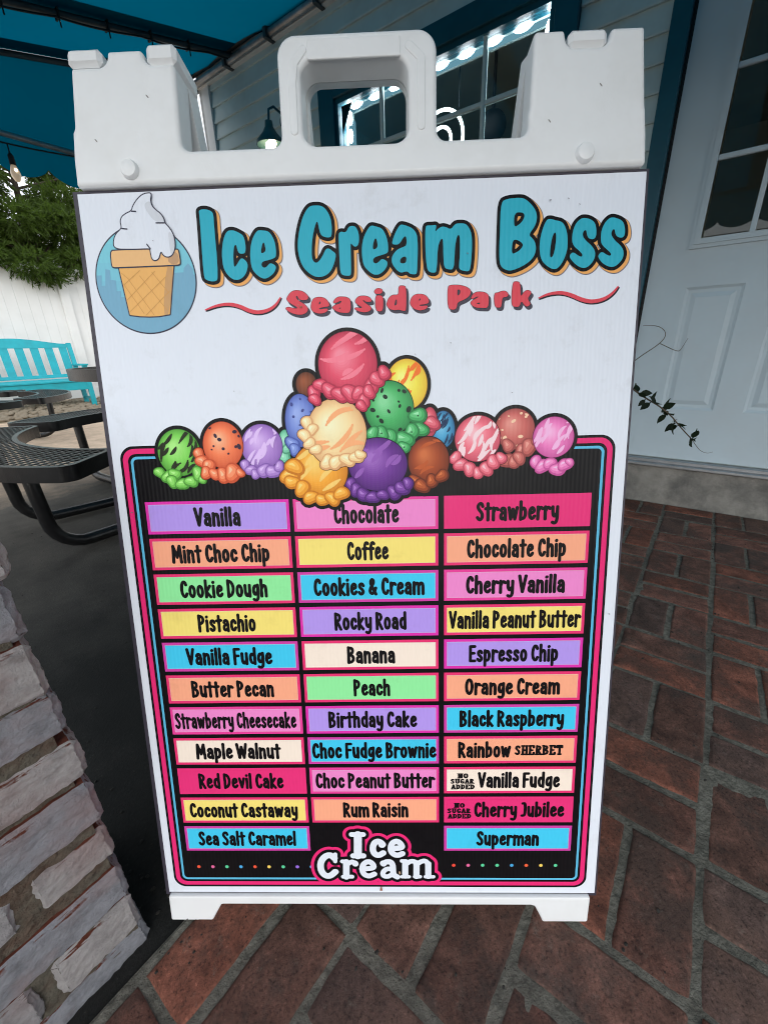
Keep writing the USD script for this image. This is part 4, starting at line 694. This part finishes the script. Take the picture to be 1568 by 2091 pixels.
# cold white lamps in a row round the inside of the window
strip = thing('led_light_strip', 'row of bright white lamps glowing inside the shop window', 'light strip')
obj('track', [bx(FX + .077, FX + .095, w0 + .0, w1 - .0, v1 - .016, v1 + .018), bx(FX + .075, FX + .095, w1 - .045, w1 - .01, 1.5, v1 - .062), bx(FX + .075, FX + .095, w0 + .008, w0 + .04, 1.5, v1 - .062)], M['led_track'], strip)
for k in range(8):
    y = .988 + k * .1403
    obj('lamp', trimesh.creation.icosphere(2, 1.0).apply_scale([.010, .046, .021]).apply_translation([FX + .066, y, v1 + .002]), M['led'], strip, smooth=True)
for yy in (w1 - .028, w0 + .034):
    for k in range(5): obj('lamp', trimesh.creation.icosphere(2, 1.0).apply_scale([.010, .012, .034]).apply_translation([FX + .066, yy, v1 - .05 - k * .085]), M['led'], strip, smooth=True)
neon = thing('neon_sign', 'round white neon sign hanging behind the shop window glass', 'neon sign', (FX + .16, 1.46, 1.80))
ring = lambda r, a0, a1, n=30: [(0, r * math.cos(math.radians(a)), r * math.sin(math.radians(a))) for a in np.linspace(a0, a1, n)]
obj('tube', pipe(ring(.138, 60, 395, 40), .008, 8), M['neon'], neon, smooth=True); obj('tube', pipe(ring(.066, -20, 250, 30), .008, 8), M['neon'], neon, smooth=True)
obj('hanger', [bx(.018, .022, -.10, -.096, .13, .90), bx(.018, .022, .096, .10, .13, .90)], M['room_dark'], neon)
spk = thing('ceiling_speaker', 'round black ball shaped fitting hanging inside the shop behind the window', 'fitting', (FX + .55, 1.334, 1.955))
obj('body', trimesh.creation.icosphere(3, .078), M['room_dark'], spk, smooth=True); obj('stem', pipe([(0, 0, .07), (0, 0, .745)], .010, 8), M['room_dark'], spk)
# door trim and door
obj('door_trim', [cbx(FX - .030, FX + .012, dor[1] + .004, dor[1] + .068, .19, dor[3] + .075, .003), cbx(FX - .030, FX + .012, dor[0] - .072, dor[0] - .004, .19, dor[3] + .075, .003), cbx(FX - .031, FX + .012, dor[0] - .004, dor[1] + .004, dor[3] + .006, dor[3] + .075, .003)], M['teal_trim'], shop)
obj('weather_strip', [bx(FX + .002, FX + .05, dor[1] - .009, dor[1] + .004, .222, dor[3]), bx(FX + .002, FX + .05, dor[0] - .004, dor[0] + .004, .222, dor[3])], M['rubber'], shop)
g0, g1, h0, h1 = -.336, .148, 1.128, 1.925    # door glass
pan = [(-.036, .160, .455, .955), (-.334, -.138, .455, .955)]
dg = sbox(dor[0] + .005, dor[2] + .003, dor[1] - .009, dor[3] - .004).difference(sbox(g0 - .012, h0 - .012, g1 + .012, h1 + .012))
for a, b, c, d in pan: dg = dg.difference(sbox(a, c, b, d))
door = obj('door', facing(dg, FX - .002, FX + .043), M['door'], shop)
for a, b, c, d in pan:   # moulded panels: a sloping margin and a raised field
    o = np.array([(FX - .002, a, c), (FX - .002, b, c), (FX - .002, b, d), (FX - .002, a, d)]); L = [o]
    for dep, ins in ((.007, .010), (.008, .022), (.001, .040), (.001, .042)):
        L.append(np.array([(FX - .002 + dep, a + ins, c + ins), (FX - .002 + dep, b - ins, c + ins), (FX - .002 + dep, b - ins, d - ins), (FX - .002 + dep, a + ins, d - ins)]))
    V = np.vstack(L); F = []
    for k in range(len(L) - 1):
        for q in range(4):
            A, Bq = k * 4 + q, k * 4 + (q + 1) % 4; F += [(A, A + 4, Bq + 4), (A, Bq + 4, Bq)]
    k = (len(L) - 1) * 4; F += [(k, k + 2, k + 1), (k, k + 3, k + 2)]
    obj('door_panel', trimesh.Trimesh(V, F, process=False), M['door'], door)
obj('glass_frame', facing(sbox(g0 - .032, h0 - .032, g1 + .032, h1 + .032).difference(sbox(g0, h0, g1, h1)), FX - .011, FX - .0025), M['door'], door)
obj('glass_frame', facing(sbox(g0 - .018, h0 - .018, g1 + .018, h1 + .018).difference(sbox(g0 + .002, h0 + .002, g1 - .002, h1 - .002)), FX - .017, FX - .0115), M['door'], door)
dw, dh = (g1 - g0) / 3, (h1 - h0) / 3
for k in (1, 2):
    obj('glazing_bar', cbx(FX - .010, FX + .006, g0 + k * dw - .009, g0 + k * dw + .009, h0, h1, .003), M['door'], door); obj('glazing_bar', cbx(FX - .0095, FX + .0055, g0, g1, h0 + k * dh - .009, h0 + k * dh + .009, .003), M['door'], door)
for i in range(3):
    for j in range(3): obj('pane', bx(FX - .001, FX + .003, g0 + i * dw + .008, g0 + (i + 1) * dw - .008, h0 + j * dh + .008, h0 + (j + 1) * dh - .008), M['door_glass'], door)
knob = lathe([(0, 0), (.028, 0), (.028, .006), (.010, .012), (.010, .03), (.024, .04), (.027, .055), (.018, .066), (0, .068)], 20)
knob.apply_transform(trimesh.transformations.rotation_matrix(-math.pi / 2, [0, 1, 0])); knob.apply_translation([FX - .003, dor[0] + .07, 1.1]); obj('door_knob', knob, M['alu'], door, smooth=40)
# barn lamp on the wall
lamp = thing('barn_lamp', 'small green barn style lamp with two lit bulbs on the shop wall', 'wall lamp', (FX, 2.507, 1.955))
obj('arm', pipe([(0, 0, .16), (-.03, 0, .19), (-.09, 0, .205), (-.13, 0, .18), (-.14, 0, .11)], .007, 8), M['teal_trim'], lamp, smooth=True)
obj('wall_plate', lathe([(0, 0), (.04, 0), (.04, .01), (0, .015)], 16).apply_transform(trimesh.transformations.rotation_matrix(-math.pi / 2, [0, 1, 0])).apply_translation([-.001, 0, .16]), M['teal_trim'], lamp)
shade = lathe([(.010, .125), (.022, .12), (.026, .09), (.045, .06), (.085, .018), (.088, .0), (.083, .0), (.042, .052), (.02, .085), (.0, .09)], 28); shade.apply_translation([-.14, 0, 0]); obj('shade', shade, M['lamp_green'], lamp, smooth=40)
for s in (-.026, .026):
    b = trimesh.creation.icosphere(2, .024); b.apply_scale([1, 1, 1.1]); b.apply_translation([-.14 + s * .3, s, .004]); obj('bulb', b, M['bulb'], lamp, smooth=True)

# ------------------------------------------------------------------ awning over the patio, fixed to the shop front
AX0, AZ0, SL_ = FX - .03, 2.545, 0.222
AX1, AY0, AY1 = -0.56, -2.7, 3.43
az = lambda x: AZ0 - SL_ * (AX0 - x)
awn = thing('awning', 'large teal canvas awning on a steel frame fixed to the shop front', 'awning')
RIBS = [3.40, 2.905, 1.45, 0.0, -1.4, -2.65]
xs, ys = np.linspace(AX0, AX1, 30), np.linspace(AY0, AY1, 90)
gx, gy = np.meshgrid(xs, ys, indexing='ij')
dr = np.min(np.abs(gy[..., None] - np.array(RIBS)), -1)
gz = AZ0 - SL_ * (AX0 - gx) + .028 - .02 * np.clip(dr / .35, 0, 1) ** 2 + .006 * (meshkit.fbm(np.stack([gx * 2, gy * 2, 0 * gx], -1), 3, 2) - .5)
cvv = np.stack([gx, gy, gz], -1).reshape(-1, 3)
obj('canvas', (cvv, np.array(quads(cvv, 30, 90))), M['canvas'], awn, smooth=True)
for y in RIBS:
    sv = np.array([(x, yy, az(x) + .0235) for x in (AX0, AX1) for yy in (max(AY0, y - .085), min(AY1, y + .085))]); obj('seam', (sv, np.array([[0, 2, 3], [0, 3, 1]])), M['canvas_seam'], awn)
    obj('rafter', pipe([(AX0, y, az(AX0) - .004), (AX1, y, az(AX1) - .004)], .0145, 10), M['dark_steel'], awn, smooth=True)
obj('wall_rail', pipe([(AX0 - .012, AY0, AZ0 - .022), (AX0 - .012, AY1, AZ0 - .022)], .021, 10), M['grey_steel'], awn, smooth=True)
obj('wall_rail', pipe([(AX0 - .020, AY0, AZ0 + .030), (AX0 - .020, AY1, AZ0 + .030)], .020, 10), M['dark_steel'], awn, smooth=True)
for y in np.arange(AY0 + .2, AY1, .42): obj('clamp', bx(AX0 - .045, AX0 + .028, y - .012, y + .012, AZ0 - .05, AZ0 + .012), M['dark_steel'], awn)
ZB = az(AX1) + .02
obj('front_bar', pipe([(AX1, AY0, ZB - .01), (AX1, AY1, ZB - .01)], .016, 10), M['dark_steel'], awn, smooth=True)
for y in (AY1 - .03, AY0 + .03): obj('end_bar', pipe([(AX1, y, ZB - .01), (2.05, y, ZB - .01)], .0145, 10), M['grey_steel'], awn, smooth=True)
def scalloped(p0, p1, top, bottom, lobe, depth, name):
    """A hanging cloth edge with rounded lobes between two points."""
    p0, p1 = np.array(p0), np.array(p1); L = np.linalg.norm(p1 - p0); n = max(2, int(round(L / lobe))); k = n * 12 + 1
    s = np.linspace(0, 1, k); low = bottom - depth * np.abs(np.sin(np.pi * n * s)) ** .7
    rows_ = 5; V = []
    side = np.array([-(p1 - p0)[1], (p1 - p0)[0]]) / L
    for a, l in zip(s, low):
        tp = top(a) if callable(top) else top
        for r in range(rows_):
            z_ = tp + (l - tp) * r / (rows_ - 1); xy = p0 + (p1 - p0) * a + side * .008 * math.sin(9 * a * L) * r / rows_
            V.append((xy[0], xy[1], z_))
    obj(name, (np.array(V), np.array(quads(V, k, rows_))), M['canvas'], awn, smooth=True)
scalloped((AX1 - .018, AY0), (AX1 - .018, AY1), ZB + .004, 1.70, .27, .055, 'front_valance')
for y in (AY1 - .012, AY0 + .012):
    scalloped((AX1, y), (2.05, y), ZB - .004, 1.795, .27, .06, 'end_valance')
    ev = np.array([(AX1, y, ZB), (2.05, y, ZB), (2.05, y, az(2.05) + .018), (AX1, y, az(AX1) + .018)]); obj('end_panel', (ev, np.array([[0, 1, 2], [0, 2, 3]])), M['canvas'], awn)
for y in (AY1 - .03, AY0 + .03):
    obj('post', pipe([(AX1, y, -.01), (AX1, y, ZB - .01)], .022, 12), M['grey_steel'], awn, smooth=True)
# string of bulbs along the end bar, and its cable along a rafter
sl = thing('string_lights', 'black cable with small clear bulbs tied along the awning frame', 'string lights')
cab = [(x, AY1 - .045, ZB - .025 - .035 * abs(math.sin((x + .55) * 3.1))) for x in np.linspace(AX1 + .02, 1.95, 50)]
obj('cable', pipe(cab, .0042, 6), M['rubber'], sl, smooth=True)
obj('cable', pipe([(x, 2.905 - .016 - .003 * math.sin(x * 9), az(x) - .022 - .010 * abs(math.sin(x * 7.4))) for x in np.linspace(AX1 + .05, AX0 - .06, 60)], .0045, 6), M['rubber'], sl, smooth=True)
for x in np.arange(-.35, 2.2, .235): obj('cable_tie', [bx(x - .004, x + .004, 2.884, 2.926, az(x) - .026, az(x) + .014), bx(x - .003, x + .003, 2.886, 2.89, az(x) - .06, az(x) - .02)], M['rubber'], sl)
for x in (1.085, .35, -.32):
    zc = ZB - .025 - .035 * abs(math.sin((x + .55) * 3.1)); y = AY1 - .045
    s = obj('socket', [lathe([(0, zc - .098), (.015, zc - .098), (.014, zc - .055), (.006, zc - .042), (0, zc - .040)], 14).apply_translation([x, y, 0]), pipe([(x, y, zc - .045), (x, y, zc)], .0035, 6)], M['rubber'], sl)
    b = obj('bulb', lathe([(0, zc - .176), (.012, zc - .172), (.0225, zc - .152), (.024, zc - .135), (.018, zc - .112), (.012, zc - .0985), (0, zc - .0985)], 18).apply_translation([x, y, 0]), M['bulb_glass'], sl, smooth=True)
    obj('filament', trimesh.creation.icosphere(1, .0075).apply_translation([x, y - .022, zc - .125]), M['bulb'], sl)

# ------------------------------------------------------------------ round tables with four curved benches
def lattice(g, pitch, wd, z0, th, ang):
    """Bars of an expanded-metal sheet, cut to the outline; the second set lies a hair lower."""
    L = []; x0, y0, x1, y1 = g.bounds; R_ = max(x1 - x0, y1 - y0); c = np.array(g.centroid.coords[0])
    for k, a in enumerate((ang, ang + 90)):
        d = np.array([math.cos(math.radians(a)), math.sin(math.radians(a))]); n = np.array([-d[1], d[0]])
        p = pitch[k]
        for t in np.arange(-R_, R_, p):
            li = LineString([c + n * t - d * R_, c + n * t + d * R_]).intersection(g)
            for s in [q for q in getattr(li, 'geoms', [li]) if q.length > .004]:
                a0, a1 = np.array(s.coords[0]), np.array(s.coords[-1]); h = n * wd / 2
                v = np.array([(*(a0 - h), z0), (*(a0 + h), z0), (*(a1 + h), z0), (*(a1 - h), z0)]); v2 = v.copy(); v[:, 2] -= .0012 * k; v2[:, 2] -= th
                L.append((np.vstack([v, v2]), np.array([(0, 2, 1), (0, 3, 2), (0, 1, 5), (0, 5, 4), (2, 3, 7), (2, 7, 6), (1, 2, 6), (1, 6, 5), (3, 0, 4), (3, 4, 7)])))
    V, F, n = [], [], 0
    for v, f in L: V.append(v); F.append(f + n); n += len(v)
    return np.vstack(V), np.vstack(F)
def rim_of(g, z1, hgt, wd=.020):
    return [extr(g.difference(g.buffer(-wd)), z1 - .006, z1), extr(g.difference(g.buffer(-.006)), z1 - hgt, z1 - .006)]
def make_table(name, label, loc, rot, group):
    t = thing(name, label, 'picnic table', loc, rot, group)
    top = Point(0, 0).buffer(.515, 40)
    r = obj('table_rim', rim_of(top, .702, .050), M['black_metal'], t)
    obj('table_mesh', lattice(top.buffer(-.015), (.030, .022), .0075, .7005, .003, 20), M['black_metal'], t, kind='stuff')
    for k in range(4):
        a0, n = 90 * k, 26
        ang = [math.radians(a0 + q) for q in np.linspace(-41, 41, n)]
        inner, outer = [(.77 * math.cos(a), .77 * math.sin(a)) for a in ang], [(1.05 * math.cos(a), 1.05 * math.sin(a)) for a in ang]
        seat = Polygon(inner + outer[::-1]); seat = seat.buffer(-.045).buffer(.045, 12)
        obj('seat_rim', rim_of(seat, .42, .055), M['black_metal'], t)
        obj('seat_mesh', lattice(seat.buffer(-.016), (.034, .023), .0085, .4185, .003, a0 + 28), M['black_metal'], t, kind='stuff')
        ca, sa = math.cos(math.radians(a0)), math.sin(math.radians(a0))
        for s in (-.15, .33):   # tube: down from the bench, round, along the ground and up under the table top
            prof = [(.845, .372), (.84, .25), (.835, .17)] + [(.705 + .13 * math.cos(q), .152 + .125 * math.sin(q) - .0) for q in np.linspace(0, -math.pi / 2, 7)] + [(.55, .025), (.40, .025)] + [(.36 - .06 * math.sin(q), .085 - .06 * math.cos(q)) for q in np.linspace(0.2, math.pi / 2, 5)] + [(.298, .4), (.298, .665)]
            w = lambda x: s * (.72 + .28 * min(1, x / .8))
            pts = [(x * ca - w(x) * sa, x * sa + w(x) * ca, z) for x, z in prof]
            obj('leg', pipe(pts, .0255, 12), M['black_metal'], t, smooth=True)
    return t
tab = make_table('picnic_table', 'black mesh round picnic table with curved benches nearest the sign', (1.25, 2.30, 0), 178, None)
dup(tab, 'picnic_table', 'black mesh round picnic table with curved benches further off by the teal bench', 'picnic table', (0.62, 5.60, 0), -15)

# ------------------------------------------------------------------ teal bench by the fence
bench = thing('garden_bench', 'turquoise painted slatted bench with a curved top rail in front of the white fence', 'bench', (1.98, 8.2, 0.012), -4)
HW = .735
crest = [(-HW, .875)] + [(HW, .875)] + [(x, .93 + .085 * (.5 + .5 * math.cos(math.pi * x / HW)) ** .8) for x in np.linspace(HW, -HW, 30)]
def leaned(m, y0=.20, z0=.40, k=.16):
    v = m.vertices.copy(); v[:, 1] += y0 + (v[:, 2] - z0) * k; m.vertices = v
    return m
cm = extr(Polygon(crest), -.016, .016); v = cm.vertices.copy(); cm.vertices = np.c_[v[:, 0], -v[:, 2], v[:, 1]]; obj('crest_rail', leaned(cm), M['teal_paint'], bench)
obj('back_rail', leaned(cbx(-HW, HW, -.016, .016, .43, .48, .003)), M['teal_paint'], bench)
for k in range(8):
    x = -HW + .085 + k * (2 * HW - .17) / 7
    obj('back_slat', leaned(cbx(x - .052, x + .052, -.010, .010, .475, .88, .002)), M['teal_paint'], bench)
for k in range(5): obj('seat_slat', cbx(-HW - .02, HW + .02, -.27 + k * .095, -.19 + k * .095, .372 + .004 * k, .398 + .004 * k, .003), M['teal_paint'], bench)
obj('apron', cbx(-HW, HW, -.255, -.232, .25, .371, .003), M['teal_paint'], bench)
for s in (-1, 1):
    x = s * (HW + .012)
    obj('front_leg', cbx(x - .032, x + .032, -.262, -.20, -.01, .60, .003), M['teal_paint'], bench)
    bl = cbx(x - .030, x + .030, -.03, .03, -.01, .945, .003); vv = bl.vertices.copy(); vv[:, 1] += .21 + (vv[:, 2] - .40) * .15; bl.vertices = vv; obj('back_leg', bl, M['teal_paint'], bench)
    obj('side_rail', cbx(x - .015, x + .015, -.20, .19, .30, .365, .003), M['teal_paint'], bench); obj('stretcher', cbx(x - .012, x + .012, -.20, .13, .09, .13, .003), M['teal_paint'], bench)
    obj('armrest', cbx(x - .045, x + .045, -.29, .23, .601, .628, .004), M['teal_paint'], bench)

# ------------------------------------------------------------------ stones along the fence
a = R.uniform(0, 1, (5200, 2)); sx, sy = -1.5 + 9.0 * a[:, 0], 7.02 + 1.97 * a[:, 1]
ico = trimesh.creation.icosphere(1, 1.0); V, F, n = [], [], 0
for x, y in zip(sx, sy):
    r = R.uniform(.016, .042); v = ico.vertices * (1 + .35 * (R.uniform(size=(len(ico.vertices), 1)) - .5)); v = v * r * R.uniform([.8, .8, .5], [1.4, 1.2, .8]); c, s = math.cos(7 * x), math.sin(7 * x)
    v = np.c_[v[:, 0] * c - v[:, 1] * s, v[:, 0] * s + v[:, 1] * c, v[:, 2]] + [x, y, .012 + R.uniform(0, .03)]
    V.append(v); F.append(ico.faces + n); n += len(v)
M['stones'] = mat('loose_stones', {'g': ('geometry', {}), 'r': ('rgb_ramp', {'ramp': [(0, (.22, .18, .13)), (.3, (.62, .52, .38)), (.7, (.78, .64, .48)), (1, (.88, .84, .75))]}), 'p': ('principled_bsdf', {'roughness': .9})}, [('g.random_per_island', 'r.fac'), ('r.color', 'p.base_color')])
obj('stones', (np.vstack(V), np.vstack(F)), M['stones'], kind='stuff', label='bed of loose beige stones along the foot of the white fence', smooth=True)
obj('stone_bed', bx(-1.6, 7.6, 7.0, 9.05, -.02, .006), M['stone'], kind='structure', label='pale sandy bed under the stones by the fence')

# ------------------------------------------------------------------ white vinyl fence
FY = 9.03
fence = thing('vinyl_fence', 'tall white vinyl board fence behind the bench', 'fence')
posts = [3.09 + 2.42 * k for k in range(-3, 4)]
for x in posts:
    p = obj('post', cbx(x - .068, x + .068, FY - .03, FY + .106, -.01, 2.17, .005), M['vinyl'], fence)
    cap = trimesh.convex.convex_hull(np.array([(x + s * .078, FY + .038 + q * .078, z) for s in (-1, 1) for q in (-1, 1) for z in (2.17, 2.195)] + [(x, FY + .038, 2.24)])); obj('post_cap', cap, M['vinyl'], p)
for x in posts[:-1]:
    a, b = x + .069, x + 2.42 - .069
    obj('rail', cbx(a, b, FY + .010, FY + .066, .05, .215, .004), M['vinyl'], fence); obj('rail', cbx(a, b, FY + .010, FY + .066, 2.02, 2.13, .004), M['vinyl'], fence)
    n = 15; w = (b - a) / n
    for k in range(n): obj('board', cbx(a + k * w + .0008, a + (k + 1) * w - .0008, FY + .026, FY + .048, .205, 2.03, .0012), M['vinyl'], fence)

# ------------------------------------------------------------------ conifer behind the fence, hanging over it
def conifer(name, label, base, clumps, seed, height):
    t = thing(name, label, 'tree', base)
    rt = np.random.default_rng(seed); b = np.array(base)
    obj('trunk', pipe([(0, 0, -.05), (.04, .02, .8), (-.03, .05, 1.8), (.05, 0, height)], [.13, .11, .09, .02], 10), M['bark'], t, smooth=True)
    V, F, n = [], [], 0
    for cx_, cy_, cz_, r, cnt in clumps:
        c = np.array([cx_, cy_, cz_])
        root = np.array([0, 0, min(height - .2, max(.6, cz_ - .35))])
        obj('limb', pipe([root, (root + c) / 2 + [0, 0, .10], c], [.022, .012, .005], 6), M['bark'], t, smooth=True)
        for _ in range(cnt):   # a spray: a short twig set with flat scale-like leaf faces
            d = rt.normal(size=3); d /= np.linalg.norm(d); o = c + d * r * rt.uniform(.25, 1.0) ** .6 * np.array([1, 1, .62])
            ax = d * .6 + rt.normal(size=3) * .35 + [0, 0, -.25]; ax /= np.linalg.norm(ax); side = np.cross(ax, rt.normal(size=3)); side /= np.linalg.norm(side)
            l = rt.uniform(.07, .16)
            for q in range(5):
                p = o + ax * l * q / 5; s = (1 if q % 2 else -1); ww = .028 * (1 - q / 7); tip = p + ax * .045 + side * s * .04 + rt.normal(size=3) * .008; nn = np.cross(ax, side)
                V += [p - nn * ww * .5, p + nn * ww * .5 + side * s * .012, tip]; F.append((n, n + 1, n + 2)); n += 3
                V += [p - side * .010, p + side * .010, p + ax * .06 + nn * .012]; F.append((n, n + 1, n + 2)); n += 3
    obj('crown', (np.array(V), np.array(F)), M['needles'], t)
    return t
rt = np.random.default_rng(11); cl = []
for k in range(46):
    x = rt.uniform(-1.9, 1.7); z = rt.uniform(2.05, 4.2); y = rt.uniform(-.65, .8)
    if abs(x + .55) < .26 and 2.35 < z < 2.62 and y < .9: continue
    cl.append((x, y, z, rt.uniform(.26, .5), 520))
cl += [(-.9, -.75, 2.28, .36, 300), (-.35, -.85, 2.12, .34, 300), (-.1, -.8, 2.02, .22, 160), (.35, -.7, 2.22, .34, 300), (.9, -.7, 2.3, .36, 300), (-1.4, -.7, 2.32, .4, 300), (-.95, -.6, 2.9, .42, 420), (-.3, -.65, 2.75, .38, 420), (-.75, -.55, 3.4, .45, 420), (-1.5, -.6, 3.0, .45, 420), (.3, -.6, 2.8, .4, 420)]
conifer('conifer_tree', 'dark green conifer drooping over the top of the white fence', (3.05, 9.75, 0), cl, 4, 4.0)
cl = [(rt.uniform(-1.6, 1.6), rt.uniform(-.8, .8), rt.uniform(1.6, 4.4), rt.uniform(.3, .55), 220) for _ in range(34)]
conifer('conifer_tree', 'yellowish green conifer further left behind the white fence', (0.3, 10.3, 0), cl, 5, 4.2)

# ------------------------------------------------------------------ vine by the door
vine = thing('vine', 'thin dark leafed vine reaching out past the sign in front of the white door', 'vine')
def leafy(pts, r, leaves, seed, size):
    rt = np.random.default_rng(seed); pts = np.array(pts, float)
    pp_ = np.c_[chaikin(pts[:, :2], 3, False), np.interp(np.linspace(0, 1, len(chaikin(pts[:, :2], 3, False))), np.linspace(0, 1, len(chaikin(pts[:, 1:], 3, False))), chaikin(pts[:, 1:], 3, False)[:, 1])]
    obj('stem', pipe(pp_, np.linspace(r, r * .45, len(pp_)), 6), M['twig'], vine, smooth=True)
    for t in leaves:
        i = int(np.clip(t, 0, 1) * (len(pp_) - 1)); p = pp_[i]
        for _ in range(2):
            d = rt.normal(size=3) * [.7, 1, .8]; d /= np.linalg.norm(d); n_ = np.cross(d, rt.normal(size=3)); n_ /= np.linalg.norm(n_); s = np.cross(n_, d); L = size * rt.uniform(.75, 1.2)
            prof = [(0, .0, .0), (.18, .06, 0), (.3, .20, .02), (.5, .27, .04), (.72, .2, .03), (.9, .08, 0), (1.0, 0, -.04)]
            C_ = [p + d * L * a + n_ * L * c for a, b_, c in prof]; A_ = [p + d * L * a + s * L * b_ + n_ * L * (c + .05) for a, b_, c in prof]; B_ = [p + d * L * a - s * L * b_ + n_ * L * (c + .05) for a, b_, c in prof]
            V = C_ + A_ + B_; k = len(prof); F = []
            for q in range(k - 1): F += [(q, q + 1, k + q + 1), (q, k + q + 1, k + q), (q, 2 * k + q + 1, q + 1), (q, 2 * k + q, 2 * k + q + 1)]
            obj('leaf', (np.array(V), np.array(F)), M['vine_leaf'], vine, smooth=True)

def tendril(pts, r):
    p = np.array(pts, float); a = chaikin(p[:, :2], 3, False); b = chaikin(p[:, 1:], 3, False); obj('tendril', pipe(np.c_[a, b[:, 1]], np.linspace(r, r * .4, len(a)), 5), M['twig'], vine, smooth=True)
leafy([(2.325, .52, -.005), (2.20, .46, .22), (2.05, .36, .50), (1.95, .27, .60), (1.90, .217, .571), (1.90, .18, .547), (1.90, .136, .524), (1.90, .087, .487), (1.90, .061, .457), (1.90, .010, .408)], .0042, [.42, .48, .55, .60, .64, .68, .70, .73, .80, .83, .86, .96, .98, 1.0], 21, .045)
tendril([(2.05, .36, .52), (1.97, .29, .64), (1.90, .233, .695), (1.90, .169, .744), (1.90, .157, .776), (1.90, .187, .803), (1.90, .237, .804)], .0020)
tendril([(1.90, .172, .742), (1.90, .112, .712), (1.90, .105, .722), (1.90, .092, .758)], .0014)
tendril([(1.90, .010, .408), (1.90, -.02, .37), (1.90, -.045, .362), (1.90, -.06, .37)], .0012)
